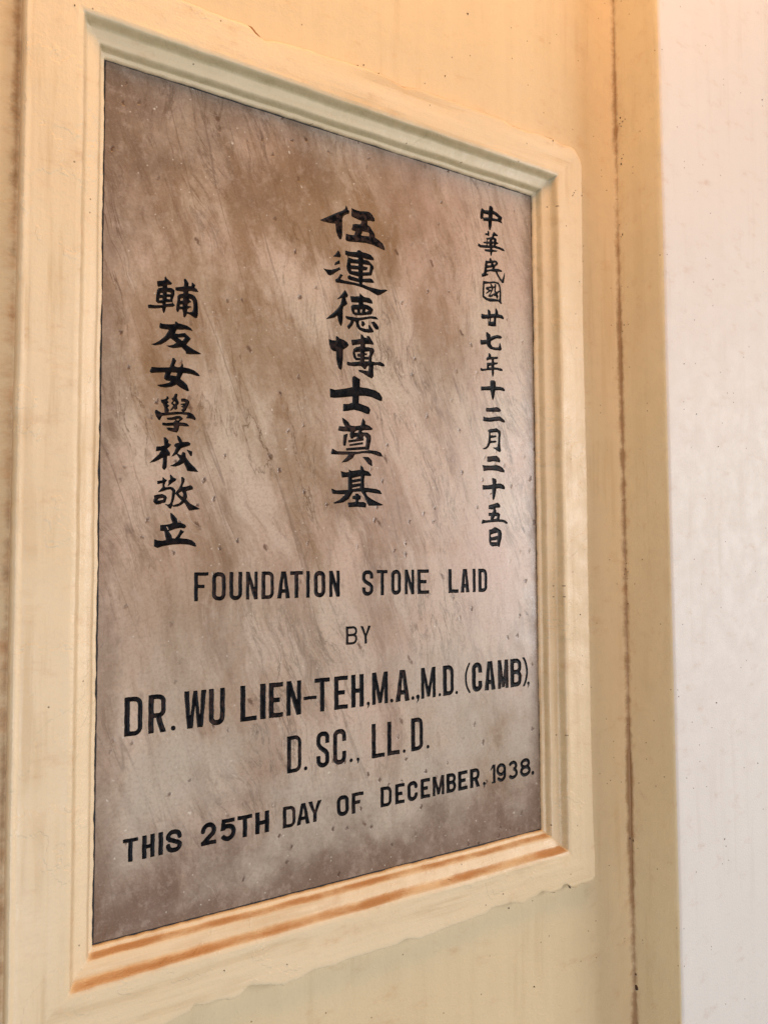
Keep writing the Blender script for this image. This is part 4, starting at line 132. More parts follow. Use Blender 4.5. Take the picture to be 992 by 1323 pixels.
["letter",[8115,3336,8099,3338,8073,3346,8048,3360,8019,3390,8003,3418,7997,3440,7987,3510,7987,3617,7990,3633,7990,3720,7993,3740,7987,3793,7987,3835,7994,3874,8003,3897,8012,3911,8043,3941,8073,3962,8093,3971,8127,3977,8163,3977,8197,3965,8230,3944,8244,3929,8261,3902,8276,3860,8280,3838,8280,3779,8283,3765,8283,3748,8278,3741,8208,3743,8174,3748,8170,3768,8167,3801,8166,3841,8163,3851,8152,3862,8138,3866,8118,3862,8107,3853,8101,3841,8098,3821,8098,3801,8104,3754,8104,3656,8098,3608,8098,3575,8101,3555,8098,3524,8101,3510,8101,3484,8108,3463,8119,3451,8135,3448,8153,3451,8163,3460,8169,3471,8169,3510,8167,3527,8169,3541,8169,3561,8172,3566,8188,3568,8205,3566,8269,3565,8278,3561,8280,3555,8280,3493,8283,3479,8283,3460,8279,3440,8263,3404,8247,3382,8224,3362,8202,3349,8171,3341,8132,3334]],
["letter",[8425,3334,8392,3338,8350,3337,8347,3338,8346,3343,8353,3391,8356,3447,8370,3531,8384,3595,8387,3643,8395,3699,8395,3727,8423,3870,8432,3965,8437,3973,8442,3975,8490,3975,8507,3973,8549,3978,8571,3978,8575,3973,8578,3962,8582,3928,8592,3878,8596,3825,8604,3774,8604,3749,8632,3601,8646,3450,8660,3388,8665,3340,8658,3336,8641,3338,8613,3338,8596,3335,8551,3335,8543,3338,8538,3366,8538,3391,8530,3436,8528,3464,8523,3467,8484,3467,8479,3466,8475,3461,8475,3388,8472,3374,8471,3338,8467,3334,8462,3333],[8492,3564,8521,3564,8525,3567,8527,3573,8524,3609,8519,3637,8515,3690,8507,3746,8507,3792,8504,3797,8501,3790,8500,3772,8495,3741,8495,3671,8492,3657,8492,3598,8489,3570]],
["letter",[8765,3336,8737,3338,8733,3342,8732,3347,8732,3395,8734,3406,8732,3423,8737,3482,8737,3510,8735,3526,8734,3594,8732,3613,8735,3750,8737,3767,8737,3795,8735,3812,8734,3879,8732,3896,8732,3955,8735,3974,8740,3978,8810,3977,8840,3973,8845,3969,8848,3916,8873,3764,8873,3728,8879,3692,8882,3633,8891,3599,8894,3604,8897,3644,8919,3773,8922,3798,8922,3832,8928,3868,8931,3930,8940,3974,8944,3979,8950,3979,9045,3976,9050,3969,9047,3918,9050,3902,9050,3837,9053,3818,9052,3742,9050,3728,9050,3658,9047,3638,9052,3577,9052,3462,9050,3445,9050,3370,9046,3339,9039,3334,9025,3334,8980,3339,8961,3340,8955,3342,8953,3350,8953,3426,8955,3445,8952,3453,8947,3434,8937,3375,8933,3364,8924,3362,8902,3365,8854,3359,8847,3361,8844,3367,8843,3386,8835,3446,8832,3451,8829,3442,8828,3367,8826,3337,8818,3334,8798,3336,8784,3334]],
["letter",[9111,3336,9106,3343,9108,3382,9103,3432,9103,3542,9108,3589,9106,3617,9106,3701,9103,3718,9103,3824,9108,3872,9108,3894,9106,3911,9106,3970,9113,3975,9181,3975,9225,3981,9253,3978,9301,3978,9329,3971,9360,3959,9377,3949,9388,3941,9410,3920,9431,3889,9443,3855,9443,3771,9440,3746,9428,3704,9409,3670,9410,3665,9431,3631,9442,3603,9446,3584,9446,3564,9443,3547,9443,3480,9437,3449,9428,3424,9412,3393,9393,3374,9363,3353,9340,3344,9326,3341,9301,3341,9287,3338,9220,3341,9175,3335],[9244,3441,9287,3440,9311,3446,9329,3459,9340,3477,9343,3575,9339,3589,9329,3603,9308,3617,9287,3621,9234,3621,9226,3617,9228,3586,9222,3539,9222,3449,9225,3444],[9227,3724,9296,3724,9312,3728,9323,3735,9335,3750,9341,3766,9340,3833,9332,3854,9317,3869,9305,3875,9287,3878,9270,3876,9256,3878,9237,3878,9229,3875,9222,3822,9222,3732,9223,3726]],
["bracket",[9477,3323,9474,3327,9475,3333,9514,3397,9535,3443,9566,3534,9584,3624,9580,3702,9557,3814,9524,3903,9507,3931,9475,3974,9471,3982,9472,3985,9477,3987,9502,3990,9530,3990,9535,3989,9543,3982,9587,3918,9601,3887,9618,3837,9626,3806,9644,3716,9647,3688,9647,3610,9626,3515,9598,3433,9587,3408,9557,3349,9546,3333,9538,3326]],
["comma",[9631,3277,9630,3287,9643,3338,9640,3343,9629,3350,9619,3360,9613,3377,9613,3385,9619,3402,9629,3415,9645,3424,9668,3423,9682,3416,9690,3405,9697,3385,9695,3374,9685,3355,9673,3319,9643,3285]],
["letter",[3525,2243,3519,2245,3515,2249,3514,2294,3511,2311,3514,2454,3517,2473,3517,2498,3514,2512,3514,2577,3511,2594,3514,2742,3517,2762,3517,2784,3511,2834,3512,2932,3516,2937,3522,2937,3539,2935,3567,2935,3583,2937,3642,2938,3659,2940,3687,2940,3709,2937,3743,2924,3760,2912,3782,2890,3801,2862,3812,2829,3818,2784,3818,2753,3815,2736,3815,2666,3812,2644,3812,2596,3815,2582,3815,2518,3818,2501,3818,2468,3815,2451,3815,2381,3809,2342,3800,2314,3787,2291,3763,2270,3732,2254,3709,2247,3592,2244,3575,2242],[3603,2319,3651,2319,3665,2321,3693,2322,3709,2327,3729,2345,3737,2361,3740,2378,3741,2451,3743,2465,3744,2498,3741,2515,3738,2650,3741,2666,3741,2734,3743,2750,3743,2787,3737,2824,3726,2845,3711,2857,3690,2865,3606,2863,3600,2857,3600,2815,3602,2798,3602,2689,3597,2619,3599,2602,3600,2532,3602,2518,3602,2445,3600,2428,3599,2364,3597,2333,3597,2325]],
["full_stop",[3903,2249,3889,2251,3876,2263,3869,2277,3868,2291,3874,2305,3887,2318,3901,2325,3912,2326,3926,2321,3940,2307,3944,2294,3944,2277,3938,2263,3931,2256,3920,2250]],
["letter",[4265,2249,4234,2254,4209,2265,4187,2283,4170,2300,4163,2311,4146,2347,4140,2373,4140,2426,4137,2443,4138,2476,4142,2481,4153,2481,4195,2481,4226,2476,4228,2468,4228,2401,4233,2367,4243,2353,4257,2344,4273,2339,4299,2338,4310,2341,4321,2348,4329,2359,4332,2370,4333,2448,4330,2479,4307,2516,4209,2594,4189,2614,4146,2681,4141,2692,4137,2709,4137,2787,4143,2837,4146,2849,4154,2871,4173,2899,4195,2917,4217,2928,4243,2937,4271,2940,4285,2938,4324,2937,4355,2928,4377,2914,4394,2899,4404,2885,4415,2865,4423,2840,4424,2795,4421,2779,4421,2751,4424,2717,4423,2711,4419,2707,4341,2706,4335,2708,4333,2714,4333,2739,4330,2753,4330,2773,4333,2790,4332,2823,4324,2835,4312,2843,4304,2846,4279,2849,4268,2849,4251,2843,4240,2835,4233,2821,4228,2793,4228,2728,4230,2714,4252,2675,4301,2636,4338,2612,4377,2582,4416,2521,4421,2507,4421,2459,4424,2443,4424,2361,4420,2342,4412,2322,4399,2303,4373,2277,4352,2265,4321,2251,4301,2247]],
["letter",[4623,2252,4601,2257,4578,2268,4559,2281,4537,2300,4517,2331,4506,2362,4506,2460,4509,2491,4503,2544,4503,2650,4509,2698,4506,2718,4506,2762,4508,2774,4506,2785,4506,2835,4513,2858,4521,2874,4534,2894,4559,2918,4578,2929,4615,2938,4637,2941,4679,2941,4713,2935,4738,2924,4749,2916,4766,2899,4783,2874,4790,2860,4801,2813,4804,2785,4804,2704,4802,2698,4797,2696,4713,2697,4711,2706,4710,2799,4707,2816,4699,2830,4681,2844,4657,2850,4629,2846,4613,2838,4606,2832,4600,2816,4600,2676,4597,2656,4601,2373,4606,2360,4612,2354,4632,2345,4665,2345,4682,2350,4695,2359,4705,2376,4710,2393,4711,2496,4713,2502,4718,2504,4794,2504,4802,2502,4804,2494,4804,2457,4802,2443,4804,2407,4798,2365,4788,2337,4772,2307,4752,2287,4721,2267,4690,2254,4657,2253,4643,2251]],
["full_stop",[4900,2258,4886,2267,4879,2278,4875,2289,4877,2306,4881,2314,4894,2327,4911,2333,4925,2332,4939,2325,4948,2314,4952,2297,4949,2283,4942,2272,4928,2261,4917,2256]],
["comma",[5056,2209,5055,2215,5065,2257,5062,2262,5051,2269,5044,2277,5038,2291,5038,2305,5042,2316,5048,2323,5062,2329,5076,2329,5090,2324,5103,2310,5106,2302,5106,2285,5090,2238,5065,2213]],
["letter",[5422,2261,5397,2264,5392,2270,5391,2275,5394,2412,5397,2432,5397,2454,5394,2468,5394,2530,5391,2547,5394,2701,5397,2718,5397,2740,5391,2790,5391,2894,5394,2911,5394,2942,5396,2947,5402,2949,5416,2947,5486,2947,5492,2944,5494,2936,5491,2902,5491,2785,5494,2760,5494,2639,5489,2583,5491,2572,5491,2494,5497,2443,5494,2424,5494,2348,5497,2345,5503,2345,5534,2345,5550,2347,5651,2347,5704,2343,5707,2337,5706,2267,5704,2261,5696,2259,5637,2265,5595,2262,5564,2265,5517,2259,5433,2259]],
["letter",[5776,2263,5772,2268,5769,2296,5768,2368,5766,2385,5766,2447,5768,2461,5769,2525,5771,2545,5771,2570,5769,2584,5768,2651,5766,2668,5769,2811,5771,2828,5771,2856,5769,2872,5769,2942,5771,2946,5776,2947,5846,2947,5863,2949,5868,2942,5868,2889,5871,2872,5871,2802,5868,2788,5868,2721,5865,2702,5868,2674,5868,2609,5871,2592,5871,2520,5868,2506,5868,2433,5865,2416,5869,2360,5872,2356,5877,2354,5970,2354,5984,2351,6054,2351,6065,2348,6070,2340,6070,2284,6072,2268,6068,2263,6062,2263,6006,2263,5958,2268,5916,2265,5886,2268,5844,2263]],
["full_stop",[6178,2267,6161,2274,6153,2281,6147,2295,6145,2306,6151,2323,6161,2334,6175,2341,6186,2342,6200,2337,6212,2330,6220,2315,6222,2301,6216,2284,6206,2273,6189,2266]],
["letter",[6390,2270,6360,2272,6355,2276,6355,2281,6357,2312,6357,2391,6360,2410,6355,2475,6355,2581,6360,2629,6357,2643,6357,2685,6360,2704,6355,2757,6355,2867,6360,2914,6358,2948,6362,2952,6368,2953,6402,2950,6449,2950,6463,2953,6528,2954,6556,2952,6575,2944,6606,2927,6631,2903,6644,2881,6658,2833,6659,2760,6664,2713,6664,2620,6659,2573,6659,2531,6661,2519,6659,2508,6659,2477,6664,2430,6664,2405,6660,2379,6650,2349,6633,2323,6608,2301,6578,2284,6516,2271,6458,2271,6441,2268],[6467,2360,6505,2359,6528,2362,6544,2368,6561,2379,6569,2391,6573,2402,6573,2449,6570,2466,6570,2581,6573,2603,6573,2732,6570,2749,6570,2819,6566,2833,6558,2847,6546,2858,6530,2864,6466,2861,6460,2855,6463,2603,6460,2581,6460,2469,6465,2421,6463,2396,6463,2365]],
["full_stop",[6776,2278,6765,2285,6755,2295,6752,2306,6752,2326,6755,2334,6765,2346,6776,2352,6790,2355,6807,2349,6818,2339,6828,2320,6828,2304,6821,2290,6807,2280,6796,2276]],
["letter",[621,1218,576,1220,571,1222,569,1227,568,1306,566,1322,566,1429,571,1479,571,1499,567,1541,562,1544,532,1547,501,1544,487,1544,481,1546,479,1552,477,1600,478,1605,481,1607,501,1610,557,1610,571,1608,627,1607,644,1605,674,1607,722,1607,728,1607,732,1602,735,1574,735,1552,733,1546,728,1544,700,1544,686,1542,652,1541,646,1537,646,1457,643,1440,643,1362,640,1348,646,1297,646,1224,641,1217]],
["letter",[809,1219,805,1224,802,1235,802,1322,799,1341,799,1451,804,1498,802,1532,802,1605,807,1609,818,1610,871,1609,878,1605,882,1582,882,1487,879,1456,882,1448,888,1447,902,1450,933,1450,938,1455,942,1481,941,1610,947,1612,983,1612,994,1615,1014,1612,1019,1605,1019,1521,1022,1504,1016,1451,1016,1339,1019,1319,1017,1227,1014,1224,977,1224,963,1222,949,1222,944,1224,942,1232,942,1311,939,1327,939,1378,933,1384,907,1384,881,1381,876,1375,876,1347,882,1302,882,1229,879,1221,871,1219]],
["letter",[1087,1221,1083,1225,1079,1250,1079,1354,1082,1371,1082,1463,1085,1480,1079,1530,1079,1603,1084,1610,1104,1613,1154,1614,1160,1611,1162,1606,1162,1570,1159,1550,1165,1497,1165,1388,1159,1340,1162,1312,1162,1231,1159,1225,1154,1223,1134,1226]],
["letter",[1327,1226,1299,1231,1274,1241,1254,1253,1237,1270,1223,1294,1213,1325,1210,1350,1215,1364,1222,1375,1235,1385,1246,1388,1265,1388,1274,1385,1288,1370,1292,1356,1293,1341,1300,1328,1313,1314,1327,1308,1389,1309,1399,1314,1405,1319,1411,1330,1413,1342,1397,1358,1369,1372,1263,1413,1252,1420,1214,1459,1208,1479,1207,1493,1211,1518,1219,1540,1235,1563,1258,1588,1282,1605,1307,1614,1361,1618,1394,1612,1425,1601,1452,1585,1469,1566,1482,1540,1491,1507,1494,1484,1485,1465,1475,1455,1461,1450,1445,1449,1432,1454,1417,1470,1413,1482,1411,1498,1403,1514,1391,1526,1375,1535,1327,1535,1315,1532,1297,1518,1291,1507,1292,1498,1302,1487,1316,1479,1358,1462,1400,1441,1444,1423,1475,1397,1489,1383,1496,1367,1497,1350,1494,1322,1482,1291,1467,1269,1444,1249,1417,1232,1389,1225,1369,1225,1355,1227,1338,1225]],
["numeral",[1856,1228,1842,1230,1838,1234,1835,1265,1835,1293,1837,1298,1851,1303,1882,1326,1932,1373,2022,1447,2032,1464,2036,1486,2029,1511,2022,1522,2010,1530,1991,1537,1974,1537,1962,1534,1946,1525,1929,1507,1921,1489,1915,1464,1904,1444,1887,1434,1868,1434,1845,1447,1839,1455,1835,1466,1835,1494,1844,1522,1853,1545,1868,1567,1885,1584,1924,1610,1952,1619,1977,1622,2002,1622,2027,1615,2047,1605,2072,1586,2101,1553,2119,1514,2119,1461,2109,1424,2091,1394,2002,1321,1990,1307,1996,1303,2108,1300,2117,1298,2122,1290,2124,1231,2117,1226,2103,1229,2044,1229,2027,1232,1996,1232,1982,1229,1924,1229,1907,1226]],
["numeral",[2335,1225,2315,1227,2268,1243,2240,1262,2223,1279,2207,1298,2207,1304,2216,1315,2223,1328,2231,1337,2268,1351,2273,1349,2285,1334,2293,1328,2307,1319,2324,1313,2346,1312,2363,1317,2382,1331,2398,1351,2404,1368,2408,1385,2405,1402,2399,1415,2388,1430,2368,1442,2349,1447,2321,1447,2308,1444,2298,1438,2279,1421,2273,1419,2254,1422,2206,1422,2200,1424,2199,1432,2209,1486,2213,1539,2220,1584,2224,1623,2228,1627,2234,1628,2262,1625,2318,1625,2338,1622,2464,1627,2469,1623,2471,1614,2471,1561,2466,1554,2438,1551,2380,1551,2363,1548,2301,1551,2296,1550,2293,1546,2293,1539,2296,1534,2340,1535,2371,1532,2402,1523,2432,1508,2461,1484,2468,1474,2487,1435,2494,1404,2494,1379,2485,1340,2471,1304,2444,1268,2410,1243,2399,1238,2357,1223]],
["letter",[2628,1232,2624,1236,2623,1244,2623,1340,2629,1390,2626,1404,2626,1485,2623,1502,2622,1548,2617,1553,2561,1553,2525,1558,2522,1566,2522,1611,2525,1625,2530,1629,2536,1630,2561,1630,2578,1627,2634,1627,2653,1625,2678,1627,2729,1627,2743,1630,2807,1629,2812,1625,2812,1620,2812,1564,2810,1556,2804,1554,2765,1556,2751,1553,2718,1553,2712,1547,2714,1415,2717,1384,2712,1334,2711,1239,2706,1234,2676,1231]],
["letter",[2955,1235,2890,1236,2873,1241,2869,1249,2868,1314,2871,1331,2871,1401,2874,1415,2874,1440,2871,1459,2871,1524,2869,1538,2868,1599,2872,1630,2876,1633,2915,1630,2955,1630,2960,1627,2962,1619,2960,1605,2960,1535,2962,1518,2963,1475,2969,1470,3005,1470,3025,1473,3053,1473,3058,1476,3059,1552,3056,1580,3059,1594,3059,1619,3064,1630,3069,1632,3095,1633,3111,1635,3148,1631,3150,1627,3150,1599,3147,1566,3150,1549,3150,1479,3153,1459,3153,1389,3150,1375,3150,1311,3147,1294,3150,1263,3149,1241,3148,1238,3142,1237,3131,1239,3100,1239,3069,1236,3061,1238,3059,1244,3056,1289,3059,1308,3059,1367,3061,1389,3055,1395,3027,1396,3013,1393,2969,1393,2963,1389,2962,1333,2960,1317,2960,1255,2962,1241,2960,1237]],
["letter",[3430,1241,3425,1245,3425,1256,3427,1284,3428,1368,3430,1385,3425,1444,3425,1550,3430,1598,3428,1626,3430,1634,3435,1636,3472,1639,3528,1639,3542,1636,3586,1636,3612,1630,3648,1613,3670,1592,3680,1575,3689,1536,3690,1438,3695,1385,3692,1371,3692,1332,3686,1312,3677,1295,3667,1281,3650,1264,3626,1249,3603,1241,3530,1240,3514,1243,3483,1243,3463,1240],[3509,1306,3570,1306,3581,1304,3598,1306,3614,1315,3625,1334,3629,1357,3629,1410,3626,1427,3626,1519,3622,1536,3614,1553,3606,1561,3590,1570,3575,1573,3522,1573,3511,1575,3505,1574,3502,1570,3502,1474,3499,1458,3505,1410,3505,1312]],
["letter",[3723,1241,3721,1244,3721,1255,3727,1295,3750,1387,3765,1436,3788,1544,3792,1577,3808,1636,3813,1640,3818,1641,3885,1641,3899,1638,3904,1633,3906,1625,3916,1577,3929,1538,3954,1437,3964,1376,3983,1289,3996,1250,3995,1241,3983,1239,3925,1239,3916,1241,3912,1247,3907,1267,3900,1292,3897,1320,3894,1324,3885,1326,3827,1326,3818,1325,3813,1317,3807,1286,3806,1264,3801,1247,3745,1239],[3832,1393,3877,1392,3883,1398,3883,1418,3880,1440,3863,1530,3857,1544,3855,1541,3840,1443,3829,1401,3829,1395]],
["letter",[4086,1245,4069,1247,4064,1254,4068,1414,4031,1481,3994,1557,3962,1636,3965,1639,3979,1643,4044,1644,4049,1641,4056,1624,4071,1565,4098,1481,4102,1474,4105,1474,4108,1480,4140,1576,4167,1638,4172,1640,4217,1640,4231,1643,4251,1641,4252,1635,4248,1624,4212,1556,4174,1475,4147,1409,4147,1321,4141,1277,4142,1248,4139,1245,4133,1244]],
["letter",[4710,1247,4682,1252,4657,1260,4648,1265,4637,1273,4618,1292,4599,1320,4591,1351,4590,1382,4585,1432,4585,1533,4591,1558,4602,1586,4618,1608,4640,1627,4660,1638,4688,1647,4721,1647,4735,1644,4766,1644,4788,1637,4814,1622,4838,1597,4851,1575,4858,1553,4858,1429,4863,1368,4859,1345,4845,1312,4830,1289,4814,1273,4791,1260,4763,1249,4744,1245],[4712,1329,4744,1328,4754,1331,4772,1345,4780,1362,4775,1536,4769,1549,4763,1555,4755,1560,4738,1564,4699,1564,4688,1560,4676,1550,4671,1541,4665,1516,4667,1491,4668,1415,4674,1361,4677,1351,4685,1340,4696,1333]],
["letter",[4928,1248,4923,1255,4926,1308,4920,1364,4921,1465,4923,1479,4923,1558,4926,1574,4926,1597,4921,1639,4923,1647,4931,1649,5079,1652,5099,1655,5147,1650,5189,1649,5194,1647,5199,1630,5199,1608,5202,1594,5201,1583,5197,1579,5149,1578,5107,1583,5091,1583,5074,1581,5015,1580,5010,1577,5006,1535,5009,1516,5007,1496,5012,1494,5119,1495,5122,1490,5117,1429,5110,1424,5018,1424,5007,1420,5004,1415,5006,1404,5009,1269,5006,1255,5001,1251,4993,1248]],
["letter",[5606,1256,5602,1260,5598,1274,5598,1341,5595,1358,5598,1506,5601,1526,5601,1548,5595,1599,5596,1652,5600,1656,5628,1660,5698,1660,5715,1657,5754,1657,5774,1653,5816,1635,5838,1618,5851,1599,5862,1576,5871,1540,5869,1512,5868,1439,5866,1422,5866,1358,5861,1336,5851,1313,5838,1294,5819,1275,5799,1262,5782,1256,5696,1255,5679,1258,5651,1258,5631,1255],[5697,1324,5763,1325,5780,1333,5790,1344,5794,1352,5797,1369,5794,1400,5800,1453,5799,1546,5794,1560,5782,1574,5769,1582,5752,1588,5704,1588,5687,1591,5682,1590,5678,1585,5681,1562,5681,1462,5675,1394,5678,1333,5682,1328]],
["letter",[5954,1255,5950,1259,5949,1268,5950,1287,5952,1304,5952,1380,5955,1397,5955,1416,5949,1464,5949,1570,5952,1587,5953,1654,5957,1659,5980,1662,6047,1662,6064,1665,6083,1665,6122,1659,6184,1659,6188,1654,6189,1643,6189,1601,6184,1590,6176,1588,6162,1590,6047,1593,6036,1587,6032,1565,6033,1500,6038,1497,6092,1497,6128,1493,6133,1486,6133,1464,6136,1447,6136,1427,6131,1423,6050,1425,6043,1425,6039,1422,6038,1385,6035,1371,6036,1332,6044,1329,6075,1332,6120,1326,6184,1325,6189,1318,6183,1259,6178,1255,6173,1254,6153,1257,6134,1255,6080,1260]],
["letter",[6360,1258,6346,1260,6324,1269,6302,1281,6277,1306,6264,1329,6258,1348,6255,1376,6255,1444,6257,1469,6252,1519,6252,1553,6255,1572,6265,1600,6274,1614,6296,1636,6321,1651,6352,1661,6414,1664,6439,1658,6464,1644,6491,1617,6505,1592,6510,1578,6514,1558,6513,1525,6498,1512,6484,1505,6475,1503,6461,1504,6430,1522,6428,1528,6427,1556,6421,1567,6415,1572,6394,1579,6363,1575,6352,1570,6342,1558,6337,1544,6337,1508,6340,1491,6341,1368,6349,1354,6363,1343,6391,1342,6405,1346,6419,1355,6429,1368,6436,1404,6456,1419,6475,1423,6495,1420,6514,1407,6516,1402,6516,1371,6513,1357,6499,1326,6483,1301,6466,1284,6444,1272,6411,1260,6391,1257]],
["letter",[6594,1260,6590,1264,6589,1269,6589,1348,6592,1379,6587,1432,6587,1538,6592,1589,6589,1605,6589,1650,6593,1664,6600,1666,6645,1667,6667,1669,6765,1669,6779,1667,6830,1666,6835,1664,6837,1659,6835,1647,6834,1594,6824,1592,6785,1592,6768,1595,6681,1594,6678,1589,6672,1524,6672,1510,6677,1505,6760,1504,6776,1499,6779,1491,6778,1437,6776,1429,6684,1430,6676,1426,6675,1407,6678,1393,6679,1339,6687,1336,6771,1336,6788,1333,6830,1333,6834,1328,6835,1323,6835,1269,6832,1261,6827,1259,6796,1259,6754,1264,6732,1264,6712,1262,6695,1264,6676,1264,6634,1259]],
["letter",[6930,1263,6905,1265,6899,1269,6897,1275,6897,1333,6900,1347,6900,1420,6903,1434,6903,1454,6897,1510,6897,1616,6900,1633,6900,1664,6902,1669,6913,1672,6930,1669,6978,1669,6985,1664,7004,1585,7028,1503,7045,1457,7053,1427,7056,1424,7067,1453,7075,1490,7100,1591,7126,1669,7132,1674,7140,1674,7182,1669,7202,1669,7207,1667,7210,1661,7210,1639,7207,1616,7207,1510,7212,1459,7212,1437,7210,1420,7210,1347,7207,1333,7207,1272,7205,1264,7191,1261,7157,1264,7140,1268,7136,1272,7132,1300,7138,1364,7138,1434,7135,1442,7127,1423,7111,1364,7084,1283,7079,1281,7045,1281,7031,1278,7020,1280,7010,1305,7000,1357,6978,1442,6975,1437,6973,1395,6974,1373,6969,1319,6971,1266,6964,1261]],
["letter",[7265,1267,7260,1274,7263,1288,7263,1361,7266,1375,7266,1397,7260,1456,7260,1554,7263,1574,7263,1649,7266,1669,7274,1674,7299,1674,7313,1677,7358,1677,7372,1674,7411,1674,7430,1670,7456,1661,7477,1647,7495,1632,7510,1607,7519,1582,7519,1557,7516,1532,7507,1507,7493,1479,7495,1473,7509,1451,7518,1428,7525,1397,7525,1383,7521,1364,7510,1333,7495,1309,7478,1291,7464,1281,7447,1273,7419,1267,7366,1267,7346,1269,7318,1269,7304,1267],[7360,1344,7397,1342,7414,1344,7428,1350,7439,1361,7445,1372,7447,1395,7442,1414,7430,1428,7416,1436,7400,1440,7358,1442,7352,1439,7354,1353,7356,1347],[7362,1518,7411,1518,7428,1526,7438,1540,7442,1554,7441,1568,7433,1582,7424,1591,7408,1596,7358,1599,7354,1593,7352,1574,7349,1529,7352,1522]],
["letter",[7631,1268,7583,1269,7577,1271,7575,1276,7575,1366,7578,1380,7578,1456,7581,1472,7581,1495,7575,1542,7575,1652,7579,1671,7586,1676,7645,1676,7667,1673,7717,1679,7818,1679,7835,1675,7839,1671,7837,1610,7837,1604,7832,1600,7773,1602,7757,1599,7695,1599,7675,1596,7670,1593,7667,1554,7671,1512,7675,1510,7717,1514,7779,1512,7783,1509,7784,1503,7784,1447,7783,1442,7779,1437,7759,1434,7698,1434,7673,1430,7670,1425,7672,1411,7667,1355,7668,1346,7673,1344,7717,1349,7815,1349,7832,1345,7837,1338,7837,1274,7832,1269,7827,1269,7804,1271,7773,1271,7757,1269,7698,1268,7684,1266]],
["letter",[7926,1270,7909,1272,7905,1276,7904,1282,7904,1346,7907,1360,7907,1385,7902,1436,7902,1539,7904,1556,7904,1632,7907,1648,7907,1676,7912,1681,7926,1679,8019,1679,8038,1681,8066,1681,8089,1678,8108,1671,8133,1657,8147,1642,8166,1612,8177,1578,8177,1548,8174,1522,8165,1489,8152,1466,8133,1447,8121,1438,8118,1433,8149,1366,8177,1293,8181,1273,8175,1271,8133,1274,8108,1274,8091,1271,8083,1273,8059,1332,8046,1371,8030,1407,8024,1413,8007,1414,8002,1413,7999,1408,8001,1366,7998,1349,7998,1273,7993,1269,7988,1268,7957,1271,7940,1268],[8000,1494,8030,1494,8058,1497,8074,1503,8086,1514,8094,1532,8097,1545,8098,1559,8095,1576,8086,1590,8073,1598,8061,1601,8005,1598,7999,1595,7998,1559,7996,1545,7996,1506,7997,1497]],
["comma",[8284,1217,8282,1218,8282,1223,8295,1259,8297,1273,8282,1283,8274,1290,8266,1307,8266,1321,8275,1338,8284,1346,8298,1351,8312,1351,8327,1343,8336,1332,8342,1315,8342,1304,8326,1254]],
["numeral",[8562,1276,8523,1278,8519,1282,8518,1288,8518,1305,8523,1313,8529,1315,8551,1315,8557,1321,8552,1389,8554,1419,8552,1433,8552,1481,8557,1529,8557,1551,8555,1565,8557,1582,8557,1604,8554,1608,8551,1607,8498,1559,8495,1559,8493,1565,8493,1590,8499,1610,8536,1666,8551,1685,8562,1688,8579,1685,8621,1685,8627,1683,8629,1677,8629,1643,8632,1629,8632,1515,8626,1464,8629,1445,8632,1282,8629,1277,8624,1275,8574,1274]],
["numeral",[8789,1275,8766,1280,8736,1291,8711,1306,8685,1332,8678,1343,8681,1362,8685,1371,8694,1381,8702,1386,8713,1389,8733,1387,8755,1368,8768,1360,8792,1351,8812,1351,8828,1357,8848,1374,8858,1393,8862,1407,8861,1416,8856,1418,8828,1405,8808,1402,8786,1402,8741,1415,8724,1422,8691,1449,8664,1488,8659,1502,8652,1536,8662,1595,8684,1637,8719,1666,8750,1680,8772,1686,8789,1684,8820,1683,8853,1674,8867,1669,8900,1645,8911,1634,8933,1598,8942,1558,8942,1536,8939,1519,8939,1424,8937,1410,8936,1388,8930,1365,8921,1346,8897,1315,8867,1292,8853,1285,8817,1274],[8788,1480,8811,1480,8834,1491,8848,1505,8860,1525,8865,1539,8865,1550,8859,1572,8850,1586,8839,1595,8831,1600,8812,1606,8786,1608,8764,1602,8747,1589,8736,1570,8730,1542,8733,1522,8744,1505,8765,1488]],
["numeral",[9107,1280,9096,1282,9062,1296,9041,1312,9029,1323,9022,1334,9018,1342,9018,1348,9037,1377,9048,1384,9074,1390,9079,1389,9093,1373,9107,1364,9118,1359,9135,1356,9176,1365,9188,1371,9202,1382,9210,1396,9213,1410,9209,1429,9203,1440,9194,1448,9178,1457,9155,1466,9154,1480,9150,1496,9150,1533,9155,1537,9177,1545,9191,1555,9199,1566,9200,1580,9194,1592,9180,1605,9169,1611,9149,1614,9130,1611,9104,1602,9093,1594,9079,1580,9057,1582,9043,1587,9032,1597,9020,1625,9038,1648,9062,1666,9079,1676,9127,1689,9146,1692,9166,1691,9194,1685,9230,1669,9258,1642,9268,1622,9277,1597,9280,1561,9268,1527,9250,1502,9253,1496,9271,1474,9285,1449,9291,1421,9291,1396,9287,1370,9270,1342,9244,1318,9216,1299,9177,1284,9141,1279]],
